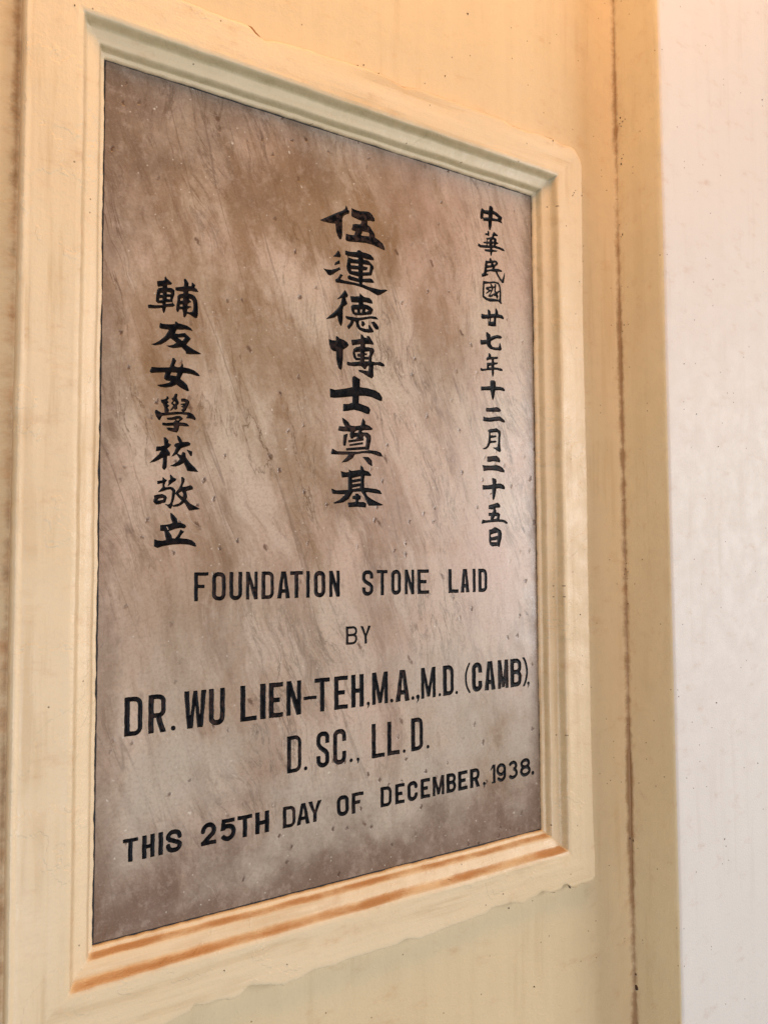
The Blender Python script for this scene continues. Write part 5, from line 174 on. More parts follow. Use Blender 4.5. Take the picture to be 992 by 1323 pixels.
["numeral",[9486,1283,9444,1290,9407,1313,9386,1334,9370,1353,9364,1365,9352,1404,9361,1449,9369,1465,9388,1492,9398,1502,9398,1505,9382,1524,9367,1561,9364,1572,9366,1586,9371,1605,9378,1622,9391,1639,9419,1664,9458,1682,9494,1691,9517,1694,9531,1692,9567,1691,9581,1687,9620,1666,9650,1636,9658,1622,9667,1580,9664,1549,9658,1535,9637,1505,9639,1499,9668,1467,9677,1451,9686,1412,9684,1390,9679,1370,9662,1345,9645,1328,9609,1304,9547,1284,9525,1281],[9499,1362,9536,1362,9578,1378,9595,1390,9603,1401,9605,1409,9602,1423,9588,1440,9573,1450,9556,1454,9533,1457,9497,1454,9466,1443,9449,1432,9439,1421,9435,1412,9436,1398,9441,1390,9456,1376,9476,1367],[9504,1538,9531,1539,9554,1547,9572,1558,9578,1563,9585,1575,9584,1586,9581,1591,9570,1602,9557,1608,9547,1611,9517,1614,9485,1608,9461,1596,9452,1589,9447,1580,9446,1572,9450,1563,9458,1555,9469,1548]],
["full_stop",[9736,1284,9714,1296,9705,1310,9700,1327,9703,1346,9713,1363,9727,1372,9744,1375,9761,1373,9775,1365,9787,1352,9793,1335,9793,1324,9787,1310,9775,1295,9752,1284]]]

# =====================================================================
# helpers
# =====================================================================
def mesh_obj(name, verts, faces, mat, parent=None, smooth=True, attrs=None):
    me = bpy.data.meshes.new(name)
    me.from_pydata([tuple(v) for v in verts], [], faces)
    me.update()
    if smooth: me.polygons.foreach_set('use_smooth', [True] * len(me.polygons))
    for k, vals in (attrs or {}).items():
        a = me.attributes.new(k, 'FLOAT', 'POINT'); a.data.foreach_set('value', vals)
    me.materials.append(mat)
    o = bpy.data.objects.new(name, me); col.objects.link(o)
    if parent is not None: o.parent = parent
    return o
def thing(name, loc, label, cat, group=None):
    o = bpy.data.objects.new(name, None); col.objects.link(o); o.location = loc
    o['label'] = label; o['category'] = cat
    if group: o['group'] = group
    return o
def nz(x, y, z=0.0): return noise.noise(Vector((x, y, z)))

class NT:
    def __init__(s, name):
        s.m = bpy.data.materials.new(name); s.m.use_nodes = True
        s.t = s.m.node_tree; s.b = s.t.nodes['Principled BSDF']; s.co = s.n('ShaderNodeTexCoord').outputs['Object']
    def n(s, kind, **kw):
        x = s.t.nodes.new(kind)
        for k, v in kw.items(): setattr(x, k, v)
        return x
    def put(s, sock, v):
        if hasattr(v, 'is_output') or isinstance(v, bpy.types.NodeSocket): s.t.links.new(v, sock)
        else: sock.default_value = v
    def mapping(s, rot=(0, 0, 0), scale=(1, 1, 1), loc=(0, 0, 0), vec=None):
        x = s.n('ShaderNodeMapping'); s.put(x.inputs[0], vec or s.co)
        x.inputs['Rotation'].default_value = rot; x.inputs['Scale'].default_value = scale; x.inputs['Location'].default_value = loc
        return x.outputs[0]
    def turned(s, deg, scale, loc=(0, 0, 0), vec=None):       # turn first, stretch second
        return s.mapping(scale=scale, vec=s.mapping(rot=(0, math.radians(deg), 0), loc=loc, vec=vec))
    def flat(s, deg=0, scale=(1, 1, 1), loc=(0, 0, 0)):        # face plane as 2D coordinates
        X, Y, Z = s.xyz(); c = s.n('ShaderNodeCombineXYZ'); s.put(c.inputs[0], s.math('ADD', X, Y)); s.put(c.inputs[1], Z)
        return s.mapping(scale=scale, vec=s.mapping(rot=(0, 0, math.radians(deg)), loc=loc, vec=c.outputs[0]))
    def voro2(s, scale, vec):
        x = s.n('ShaderNodeTexVoronoi', feature='F1'); x.voronoi_dimensions = '2D'; s.put(x.inputs['Vector'], vec)
        x.inputs['Scale'].default_value = scale; return x
    def noise(s, scale, detail=4, rough=.55, dist=0.0, vec=None):
        x = s.n('ShaderNodeTexNoise'); s.put(x.inputs['Vector'], vec or s.co)
        x.inputs['Scale'].default_value = scale; x.inputs['Detail'].default_value = detail
        x.inputs['Roughness'].default_value = rough; x.inputs['Distortion'].default_value = dist
        return x.outputs['Fac']
    def voro(s, scale, feature='F1', vec=None, rand=1.0):
        x = s.n('ShaderNodeTexVoronoi', feature=feature); s.put(x.inputs['Vector'], vec or s.co)
        x.inputs['Scale'].default_value = scale; x.inputs['Randomness'].default_value = rand
        return x
    def ramp(s, v, a, b, lo=0.0, hi=1.0, smooth=True):
        x = s.n('ShaderNodeMapRange'); x.interpolation_type = 'SMOOTHSTEP' if smooth else 'LINEAR'
        s.put(x.inputs[0], v); s.put(x.inputs[1], a); s.put(x.inputs[2], b)
        x.inputs[3].default_value = lo; x.inputs[4].default_value = hi
        return x.outputs[0]
    def math(s, op, a, b=0.0, c=0.0):
        x = s.n('ShaderNodeMath', operation=op); s.put(x.inputs[0], a); s.put(x.inputs[1], b)
        if op in ('MULTIPLY_ADD',): s.put(x.inputs[2], c)
        return x.outputs[0]
    def mix(s, f, a, b, mode='MIX'):
        x = s.n('ShaderNodeMix', data_type='RGBA', blend_type=mode)
        s.put(x.inputs['Factor'], f)
        s.put(x.inputs['A'], (*a, 1) if isinstance(a, tuple) else a)
        s.put(x.inputs['B'], (*b, 1) if isinstance(b, tuple) else b)
        return x.outputs['Result']
    def attr(s, name):
        x = s.n('ShaderNodeAttribute'); x.attribute_name = name; return x.outputs['Fac']
    def bump(s, h, strength, dist, prev=None):
        x = s.n('ShaderNodeBump'); s.put(x.inputs['Height'], h)
        x.inputs['Strength'].default_value = strength; x.inputs['Distance'].default_value = dist
        if prev is not None: s.put(x.inputs['Normal'], prev)
        return x.outputs[0]
    def xyz(s, v=None):
        x = s.n('ShaderNodeSeparateXYZ'); s.put(x.inputs[0], v or s.co); return x.outputs
    def done(s, color, rough, normal=None, spec=.5):
        s.put(s.b.inputs['Base Color'], (*color, 1) if isinstance(color, tuple) else color)
        s.put(s.b.inputs['Roughness'], rough)
        s.b.inputs['Specular IOR Level'].default_value = spec
        if normal is not None: s.put(s.b.inputs['Normal'], normal)
        return s.m

# =====================================================================
# materials
# =====================================================================
def paint(name, base, alt, dirt=(0.30, 0.19, 0.09), rough=.55, vert=1.0, spec=.35, mott=1.0, rust_and_shade=(0.54, 0.235, 0.075)):
    k = NT(name)
    big = k.noise(3.0, 3, .5)
    bv = k.noise(60, 5, .6, vec=k.mapping(scale=(1, 1, .06)))       # brush drag marks follow each board
    bh = k.noise(60, 5, .6, vec=k.mapping(scale=(.06, 1, 1)))
    ac = k.attr('across'); brush = k.math('ADD', k.math('MULTIPLY', bv, k.math('SUBTRACT', 1.0, ac)), k.math('MULTIPLY', bh, ac))
    layer = k.ramp(k.noise(11, 5, .62, .3, vec=k.mapping(loc=(2, 7, 1))), .585, .597)   # edge of an older paint coat
    fine = k.noise(420, 3, .6)
    med = k.noise(38, 4, .6)
    c = k.mix(k.ramp(big, .3, .7), base, alt)
    c = k.mix(k.ramp(med, .35, .75, 0, .22 * mott), c, tuple(v * .84 for v in alt))
    c = k.mix(k.ramp(brush, .50, .72, 0, .32 * vert), c, tuple(min(1, v * 1.08) for v in base))
    c = k.mix(k.math('MULTIPLY', k.ramp(brush, .49, .36, 0, .52 * vert), k.ramp(k.noise(9, 3), .42, .60, .15, 1)), c, (alt[0] * .80, alt[1] * .74, alt[2] * .66))
    c = k.mix(k.ramp(fine, .54, .74, 0, .14), c, tuple(v * .72 for v in alt))
    # scattered tiny fly specks
    vo = k.voro2(80, k.flat()); rnd = k.n('ShaderNodeSeparateColor'); k.put(rnd.inputs[0], vo.outputs['Color'])
    sp = k.math('MULTIPLY', k.ramp(vo.outputs['Distance'], .075, .045), k.ramp(rnd.outputs[0], .965, .97))
    c = k.mix(k.math('MULTIPLY', sp, .8), c, (.13, .07, .035))
    # rusty dust and grime that settled in the hollows, plus painted shade (attribute carries where, noise frays it)
    fr = k.noise(60, 6, .7, vec=k.mapping(scale=(.5, 1, 1)))
    st = k.ramp(k.math('MULTIPLY_ADD', k.math('SUBTRACT', fr, .5), 2.0, k.attr('rust_and_shade')), .05, 1.1)
    c = k.mix(k.math('MULTIPLY', st, .84), c, k.mix(k.noise(25, 3), rust_and_shade, tuple(v * .72 for v in rust_and_shade)))
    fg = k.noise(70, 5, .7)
    gr = k.ramp(k.math('MULTIPLY_ADD', k.math('SUBTRACT', fg, .5), 1.2, k.attr('grime_and_shade')), .25, .95)
    c = k.mix(k.math('MULTIPLY', gr, .85), c, dirt)  # on the wall this tone also paints the shadow left of the surround
    ol = k.ramp(k.math('MULTIPLY_ADD', k.math('SUBTRACT', fg, .5), .40, k.attr('olive_shade')), .0, .9)  # olive shade painted into the moulding reveals
    c = k.mix(k.math('MULTIPLY', ol, .75), c, (0.27, 0.225, 0.10))
    h = k.math('ADD', k.math('MULTIPLY', brush, .9 * vert), k.math('ADD', k.math('MULTIPLY', fine, .42), k.math('MULTIPLY', med, .8 * mott)))
    h = k.math('ADD', h, k.math('MULTIPLY', layer, .24 * vert))
    nn = k.bump(h, .75, .0011)
    lumps = k.voro(28, 'SMOOTH_F1')
    nn = k.bump(lumps.outputs['Distance'], .10 * mott, .0012, nn)
    return k.done(c, k.ramp(med, .3, .7, rough - .08, rough + .1), nn, spec)

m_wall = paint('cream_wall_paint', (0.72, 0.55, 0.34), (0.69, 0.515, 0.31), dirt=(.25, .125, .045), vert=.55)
m_frame = paint('cream_surround_paint', (0.81, 0.625, 0.415), (0.755, 0.565, 0.35), vert=1.15, rough=.44, spec=.5)
m_return = paint('ochre_reveal_paint', (0.76, 0.65, 0.445), (0.74, 0.615, 0.41), dirt=(.25, .125, .045), vert=.5)
m_white = paint('off_white_pier_paint', (0.77, 0.69, 0.625), (0.75, 0.665, 0.605), rough=.6, vert=.35, mott=.25)

def make_marble():
    k = NT('veined_brown_marble')
    X, Y, Z = k.xyz()
    A = 16      # the grain falls steeply from upper left to lower right
    warp = k.noise(5, 3, .5)
    wv = k.n('ShaderNodeVectorMath', operation='ADD')
    k.put(wv.inputs[0], k.co)
    cm = k.n('ShaderNodeCombineXYZ'); k.put(cm.inputs[0], k.math('MULTIPLY', k.math('SUBTRACT', warp, .5), .10)); k.put(wv.inputs[1], cm.outputs[0])
    g = k.turned(A, (1, 1, .24), vec=wv.outputs[0])
    g2 = k.turned(A * 1.1, (1, 1, .15), vec=wv.outputs[0])
    big = k.noise(9, 6, .6, .3, vec=g)
    mid = k.noise(26, 7, .66, .5, vec=g)
    thin = k.noise(60, 7, .7, .6, vec=g2)
    thin2 = k.noise(34, 6, .65, .9, vec=k.turned(A * .7, (1, 1, .18), loc=(2, 0, 5), vec=wv.outputs[0]))
    cloud = k.noise(5.0, 4, .6)
    c = k.mix(k.ramp(cloud, .38, .62), (0.55, 0.395, 0.305), (0.54, 0.435, 0.335))
    c = k.mix(k.ramp(big, .50, .62, 0, .55), c, (0.235, 0.135, 0.080))
    c = k.mix(k.ramp(mid, .38, .49, .72, 0), c, (0.56, 0.435, 0.345))
    c = k.mix(k.ramp(mid, .54, .66, 0, .60), c, (0.200, 0.120, 0.080))
    strk = k.noise(150, 5, .7, .3, vec=k.turned(A, (1, 1, .13), loc=(1, 0, 2), vec=wv.outputs[0]))
    c = k.mix(k.ramp(strk, .52, .66, 0, .45), c, (0.26, 0.165, 0.115))
    c = k.mix(k.ramp(strk, .47, .34, 0, .40), c, (0.60, 0.475, 0.385))
    def vein(n, w, m0, m1, loc):
        v = k.ramp(k.math('ABSOLUTE', k.math('SUBTRACT', n, .5)), 0, w, 1, 0)
        return k.math('MULTIPLY', v, k.ramp(k.noise(8, 4, .6, vec=k.turned(A, (1, 1, .5), loc=loc)), m0, m1))
    c = k.mix(k.math('MULTIPLY', vein(thin, .030, .46, .64, (0, 0, 0)), .72), c, (0.12, 0.080, 0.055))
    c = k.mix(k.math('MULTIPLY', vein(thin2, .016, .50, .64, (4, 0, 3)), .85), c, (0.10, 0.066, 0.045))
    for sc_, al, w_, lo_, st_, sd in ((15, .07, .0055, .42, .52, 11), (23, .10, .0060, .47, .45, 17), (11, .05, .0035, .45, .6, 23)):
        ln = k.noise(sc_, 3, .55, .12, vec=k.turned(A + 3, (1, 1, al), loc=(sd, 0, sd)))
        ln2 = k.noise(130, 3, .6)
        v = k.ramp(k.math('ABSOLUTE', k.math('SUBTRACT', ln, .5)), 0, k.math('MULTIPLY', ln2, w_ * 2), 1, 0)
        v = k.math('MULTIPLY', v, k.ramp(k.noise(10, 4, .65, vec=k.turned(A, (1, 1, .4), loc=(sd, 0, 0))), lo_, lo_ + .13))
        c = k.mix(k.math('MULTIPLY', v, st_), c, (0.135, 0.092, 0.070))
    pink = k.noise(6.5, 4, .6, .3, vec=k.turned(A, (1, 1, .4), loc=(3, 0, 1)))
    pf = k.math('MULTIPLY', k.ramp(pink, .42, .66, 0, .75), k.ramp(k.math('ADD', X, k.math('MULTIPLY', Z, .35)), .15, .62))
    c = k.mix(pf, c, (0.52, 0.355, 0.28))
    # tea-brown iron stains near the head and the left of the inscription
    def blot(cx, cz, sx, sz, seed):
        dx = k.math('MULTIPLY', k.math('SUBTRACT', X, cx), 1 / sx); dz = k.math('MULTIPLY', k.math('SUBTRACT', Z, cz), 1 / sz)
        d = k.math('SQRT', k.math('ADD', k.math('MULTIPLY', dx, dx), k.math('MULTIPLY', dz, dz)))
        return k.ramp(k.math('ADD', d, k.math('MULTIPLY', k.math('SUBTRACT', k.noise(16, 6, .68, .4, vec=k.turned(A, (1, 1, .45), loc=(seed, 0, seed))), .5), 4.0)), 1.35, .35)
    for (cx, cz, sx, sz, s_, a_) in ((.21, .655, .11, .08, 1, .74), (.14, .50, .08, .08, 2, .65), (.06, .56, .05, .14, 3, .6), (.37, .55, .04, .06, 4, .55), (.21, .40, .05, .07, 5, .6), (.07, .26, .06, .09, 6, .40), (.45, .10, .05, .08, 7, .55), (.34, .68, .10, .05, 8, .4)):
        c = k.mix(k.math('MULTIPLY', blot(cx, cz, sx, sz, s_), a_), c, (0.215, 0.115, 0.045))
    # greyer clouding through the lower half
    gf = k.math('MULTIPLY', k.ramp(Z, .34, .12), k.ramp(k.noise(9, 5, .6), .38, .60, .10, .80))
    c = k.mix(gf, c, (0.47, 0.39, 0.315))
    # grime along the foot and the head of the stone, frayed
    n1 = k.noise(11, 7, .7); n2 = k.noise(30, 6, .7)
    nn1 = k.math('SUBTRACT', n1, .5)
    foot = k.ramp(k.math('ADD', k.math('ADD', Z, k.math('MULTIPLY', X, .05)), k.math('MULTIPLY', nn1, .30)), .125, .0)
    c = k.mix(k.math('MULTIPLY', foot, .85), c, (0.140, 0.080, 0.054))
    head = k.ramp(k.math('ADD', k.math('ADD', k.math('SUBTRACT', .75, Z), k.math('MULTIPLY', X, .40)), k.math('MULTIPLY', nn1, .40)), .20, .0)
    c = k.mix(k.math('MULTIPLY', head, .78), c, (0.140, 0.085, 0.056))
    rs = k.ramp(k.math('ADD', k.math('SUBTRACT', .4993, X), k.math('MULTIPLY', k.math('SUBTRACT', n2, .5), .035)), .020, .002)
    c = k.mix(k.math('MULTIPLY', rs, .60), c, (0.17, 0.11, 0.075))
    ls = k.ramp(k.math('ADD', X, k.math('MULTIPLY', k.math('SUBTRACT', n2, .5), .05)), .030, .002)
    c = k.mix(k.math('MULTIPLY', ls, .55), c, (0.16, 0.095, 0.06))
    # crystalline mottling
    c = k.mix(k.ramp(k.noise(360, 3, .65), .44, .66, 0, .26), c, (0.19, 0.125, 0.09))
    c = k.mix(k.ramp(k.noise(480, 2, .6, vec=k.mapping(loc=(3, 3, 3))), .52, .70, 0, .13), c, (0.56, 0.45, 0.37))
    c = k.mix(k.ramp(k.noise(75, 6, .72), .50, .66, 0, .30), c, (0.50, 0.39, 0.32))
    def wob(v):      # frays the outline of the little pits and flecks
        nz_ = k.n('ShaderNodeTexNoise'); k.put(nz_.inputs['Vector'], k.co); nz_.inputs['Scale'].default_value = 260; nz_.inputs['Detail'].default_value = 3
        a = k.n('ShaderNodeVectorMath', operation='MULTIPLY_ADD'); k.put(a.inputs[0], nz_.outputs['Color']); a.inputs[1].default_value = (.006, .006, 0); k.put(a.inputs[2], v)
        return a.outputs[0]
    def dots(scale, r0, r1, keep, vec=None):
        v = k.voro2(scale, vec); sc = k.n('ShaderNodeSeparateColor'); k.put(sc.inputs[0], v.outputs['Color'])
        return k.math('MULTIPLY', k.ramp(v.outputs['Distance'], r1, r0), k.ramp(sc.outputs[0], keep, keep + .01))
    pits = dots(70, .04, .16, .80, vec=wob(k.flat(12, (1, .7, 1))))
    pits = k.math('MULTIPLY', pits, k.ramp(k.noise(7, 2), .38, .58))
    c = k.mix(k.math('MULTIPLY', pits, .80), c, (0.075, 0.032, 0.018))
    pits2 = dots(24, .015, .065, .80, vec=wob(k.flat(-A * 1.9, (1, .45, 1), (1.7, .3, 0))))
    c = k.mix(k.math('MULTIPLY', pits2, .75), c, (0.09, 0.04, 0.02))
    fl = dots(40, .01, .06, .82, vec=wob(k.flat(20, loc=(.7, 2.1, 0))))
    fl = k.math('MULTIPLY', fl, k.ramp(k.noise(6, 2, vec=k.mapping(loc=(9, 0, 3))), .44, .58))
    c = k.mix(k.math('MULTIPLY', fl, .85), c, (0.66, 0.57, 0.48))
    fl2 = dots(130, .05, .12, .95, vec=k.flat(0, loc=(4, .1, 0)))
    c = k.mix(k.math('MULTIPLY', fl2, .7), c, (0.60, 0.52, 0.44))
    # fine scratches, mostly low down
    sx = k.noise(22, 2, .4, 2.2, vec=k.turned(35, (1, 1, .22), loc=(5, 0, 0)))
    scr = k.math('MULTIPLY', k.ramp(k.math('ABSOLUTE', k.math('SUBTRACT', sx, .5)), 0, .006, 1, 0), k.ramp(k.noise(16, 3), .56, .66))
    c = k.mix(k.math('MULTIPLY', scr, .45), c, (0.50, 0.42, 0.35))
    hgt = k.math('ADD', k.math('MULTIPLY', pits, -1.0), k.math('ADD', k.math('MULTIPLY', k.noise(18, 3, .5), 1.2), k.math('MULTIPLY', k.noise(300, 3, .6), .10)))
    nn = k.bump(hgt, .5, .0006)
    r = k.ramp(k.noise(35, 5, .65), .3, .7, .20, .36)
    return k.done(c, r, nn, .5)
m_marble = make_marble()

def make_black():
    k = NT('black_letter_enamel')
    d = k.attr('depth')
    w = k.noise(160, 4, .6)
    oi = k.n('ShaderNodeObjectInfo'); worn = k.ramp(oi.outputs['Random'], .45, .95, .15, 1.0)
    f = k.math('MULTIPLY', k.math('MULTIPLY', worn, k.ramp(d, .42, .62)), k.ramp(w, .42, .62, .0, 1.0))
    c = k.mix(f, (0.0025, 0.0025, 0.004), (0.036, 0.020, 0.017))
    nn = k.bump(w, .5, .0004)
    return k.done(c, k.ramp(w, .3, .7, .3, .5), nn, .10)
m_black = make_black()
kk = NT('dark_joint_filler'); m_joint = kk.done(kk.mix(kk.ramp(kk.noise(150, 3), .4, .7), (0.010, 0.011, 0.016), (0.05, 0.035, 0.025)), .7)
kk = NT('brown_dirt'); m_dirt = kk.done(kk.mix(kk.noise(300, 2), (0.02, 0.010, 0.006), (0.09, 0.035, 0.014)), .8)
kk = NT('crack_shadow_dust'); m_crack = kk.done(kk.mix(kk.noise(200, 3), (0.12, 0.04, 0.012), (0.42, 0.16, 0.045)), .9)

# =====================================================================
# wall (one sheet with an opening behind the surround) and the pier on the right
# =====================================================================
def axis(lo, hi, f0, f1, fine, coarse):
    a = list(np.arange(f0, f1 + 1e-9, fine)); b = f0
    step = fine
    while b > lo: step = min(step * 1.5, coarse); b -= step; a.insert(0, max(b, lo))
    b = a[-1]; step = fine
    while b < hi - 1e-9: step = min(step * 1.5, coarse); b += step; a.append(min(b, hi))
    return a
def wall_disp(x, z):
    return .0011 * nz(x * 5, z * 5, 1) + .00045 * nz(x * 18, z * 15, 2) + .00012 * nz(x * 70, z * 60, 3)
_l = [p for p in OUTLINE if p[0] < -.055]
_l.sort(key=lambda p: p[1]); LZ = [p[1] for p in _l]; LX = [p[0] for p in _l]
def build_wall():
    xs = axis(-1.6, .60, -.16, .60, .006, .15)
    r = .006
    prof = [(x, YW) for x in xs] + [(x, YW) for x in (.606, .612, .618, .623, .6265)]
    for a in (15, 30, 45, 60, 75, 90): prof.append((X1 + .0018 - r + r * math.sin(math.radians(a)), YW - r + r * math.cos(math.radians(a))))
    for y in (-.026, -.031, -.036): prof.append((X1 - .0002, y))      # tucked against the pier's painted reveal
    prof = prof[:-3]
    zs = axis(-1.2, 2.4, -.24, 1.02, .006, .15)
    V = []; G = []; Rr = []; n = len(prof)
    for z in zs:
        wob = .0009 * nz(z * 9, 3.3) + .0003 * nz(z * 30, 7.7)
        for i, (x, y) in enumerate(prof):
            c = max(0, min(1, (x - .60) / .03))
            V.append((x + wob * c, y + wall_disp(x, z) * (1 - .6 * c), z))
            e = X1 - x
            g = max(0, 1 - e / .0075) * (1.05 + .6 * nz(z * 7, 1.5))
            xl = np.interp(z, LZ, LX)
            g = max(g, .72 * max(0, 1 - abs(x - (xl - .0080)) / .0085) * (.9 + .5 * nz(z * 6, 4.5)))  # dark band left of the surround is its shadow painted into the colour
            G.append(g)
            Rr.append(max(max(0, 1 - e / .011) * .28, .5 * max(0, 1 - abs(x - (xl - .008)) / .012)))  # second term warms that painted shadow band
    F = []
    for j in range(len(zs) - 1):
        for i in range(n - 1):
            xa, za = prof[i + 1][0], zs[j]
            if -.045 < prof[i][0] and xa < PW + .045 and -.045 < za and zs[j + 1] < PH + .045: continue
            F.append((j * n + i, j * n + i + 1, (j + 1) * n + i + 1, (j + 1) * n + i))
    o = mesh_obj('wall', V, F, m_wall, attrs={'grime_and_shade': G, 'rust_and_shade': Rr}); o['kind'] = 'structure'; return o
wall = build_wall()

def build_pier():
    r = .005
    prof = []
    for y in np.linspace(-.006, YP + r, 16): prof.append((X1, y, 0))
    nret = len(prof)
    for a in (18, 36, 54, 72, 90): prof.append((X1 + r - r * math.cos(math.radians(a)), YP + r - r * math.sin(math.radians(a)), 1))
    x = X1 + r; st = .006
    while x < 3.2: x += st; st *= 1.12; prof.append((x, YP, 1))
    zs = axis(-1.2, 2.4, -.30, 1.08, .006, .15); n = len(prof)
    V = []; G = []; Rr = []
    for z in zs:
        chip = .0010 * nz(z * 30, 11.) + .0007 * nz(z * 90, 5.)
        for (x, y, w) in prof:
            e = math.hypot(x - X1, y - YP)
            k = max(0, 1 - e / .012)
            d = .0008 * nz(x * 6, z * 6, 4 + y * 8) + .0003 * nz(x * 25, z * 20, 9 + y * 30)
            dx = (d if not w else 0) + chip * k; dy = (d if w else 0) + chip * k
            V.append((x + dx, y + dy, z))
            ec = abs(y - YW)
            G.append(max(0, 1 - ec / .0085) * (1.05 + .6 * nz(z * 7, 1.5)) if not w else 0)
            Rr.append(max(0, 1 - ec / .013) * .32 if not w else 0)
    F = []; mi = []
    for j in range(len(zs) - 1):
        for i in range(n - 1):
            F.append((j * n + i, (j + 1) * n + i, (j + 1) * n + i + 1, j * n + i + 1)[::-1]); mi.append(0 if i < nret + 1 else 1)
    o = mesh_obj('pier', V, F, m_return, attrs={'grime_and_shade': G, 'rust_and_shade': Rr})
    o.data.materials.append(m_white); o.data.polygons.foreach_set('material_index', mi)
    o['kind'] = 'structure'; return o
pier = build_pier()

# =====================================================================
# moulded surround
# =====================================================================
surround = thing('plaque_surround', (0, 0, 0), 'cream painted plaster surround with stepped moulding around the stone and a ragged lower edge', 'moulded frame')
OUT2 = np.array(OUTLINE)
STEP = .0016
def stations():
    s = []
    c = [(0, 0), (1, 0), (1, 1), (0, 1)]
    L = [PW, PH, PW, PH]
    for k in range(4):
        n = int(L[k] / STEP)
        for i in range(n): s.append((k, i / n))
    return s
ST = stations()
def ring_pos(k, f, w):
    C = [(-w, -w), (PW + w, -w), (PW + w, PH + w), (-w, PH + w)]
    a = C[k]; b = C[(k + 1) % 4]
    return a[0] + (b[0] - a[0]) * f, a[1] + (b[1] - a[1]) * f
def ray_hit(p, d):
    A = OUT2; B = np.roll(OUT2, -1, 0); E = B - A
    den = d[0] * E[:, 1] - d[1] * E[:, 0]
    den = np.where(abs(den) < 1e-12, 1e-12, den)
    t = ((A[:, 0] - p[0]) * E[:, 1] - (A[:, 1] - p[1]) * E[:, 0]) / den
    u = ((A[:, 0] - p[0]) * d[1] - (A[:, 1] - p[1]) * d[0]) / den
    ok = (t > 1e-6) & (u >= -1e-9) & (u <= 1 + 1e-9)
    return t[ok].min()
# (offset outward, height towards the viewer, rust, grime)
PROF = [(-.0002, -.0050, 0, 1.0), (-.0001, .0000, 0, .5), (.0004, .0024, .0, .1), (.0012, .0032, 0, 0), (.0030, .0036, .35, 0), (.0038, .0044, .95, 0), (.0044, .0060, 1.0, .1),
        (.0054, .0082, .95, .15), (.0064, .0097, .6, 0), (.0072, .0107, .1, 0), (.0090, .0112, 0, 0), (.0112, .0122, 0, 0), (.0135, .0129, 0, 0), (.0157, .0133, .25, 0),
        (.0170, .0137, .7, .1), (.0184, .0154, 1.0, .2), (.0193, .0172, 1.0, .2), (.0204, .0195, .95, .1), (.0214, .0214, .7, 0), (.0226, .0222, .25, 0), (.0258, .0225, 0, 0)]
def side_noise(k, f, w, a=1.0):
    x, z = ring_pos(k, f, w)
    return x, z
def build_moulding():
    V = []; RU = []; G = []; OL = []; AC = []; n = len(PROF)
    for (k, f) in ST:
        for j, (w, h, ru, g) in enumerate(PROF):
            x, z = ring_pos(k, f, w)
            s = .0007 * nz(x * 14 + k * 5, z * 14, 2.2) + .00035 * nz(x * 60, z * 60, k + .5)
            if j < 4: s += .0005 * nz(x * 130, z * 130, 6) + (.0007 * max(0, nz(x * 45, z * 45, 8.)))
            x2, z2 = ring_pos(k, f, w + s)
            dh = .0004 * nz(x * 22, z * 22, 5) + .00025 * nz(x * 90, z * 90, 1)
            V.append((x2, -(h + dh), z2))
            lo = (k == 0)
            edge = min(1, (min(f, 1 - f)) * PW / .004) if lo else 0
            RU.append(ru * (1.0 if lo else 0.0) * edge * (.72 + .95 * nz(x * 17, 4.4 + w * 140)) + (ru * .12 if k in (1, 3) else 0))
            OL.append({0: 0, 1: .42, 2: .55, 3: .25}[k] * min(1, ru * 1.1)); AC.append(1.0 if k in (0, 2) else 0.0)  # shade painted into the reveals, strongest along the top
            cor = min(f, 1 - f) * (PW if k in (0, 2) else PH)
            G.append(g * (1.0 if j < 2 else .5) + max(0, .42 - cor / .008) * (ru > .5) + (.16 * (ru > .5) if k == 2 else 0))
    m = len(ST); F = []
    for i in range(m):
        i2 = (i + 1) % m
        for j in range(n - 1): F.append((i * n + j, i * n + j + 1, i2 * n + j + 1, i2 * n + j))
    return mesh_obj('moulding', V, F, m_frame, surround, attrs={'rust_and_shade': RU, 'grime_and_shade': G, 'olive_shade': OL, 'across': AC})
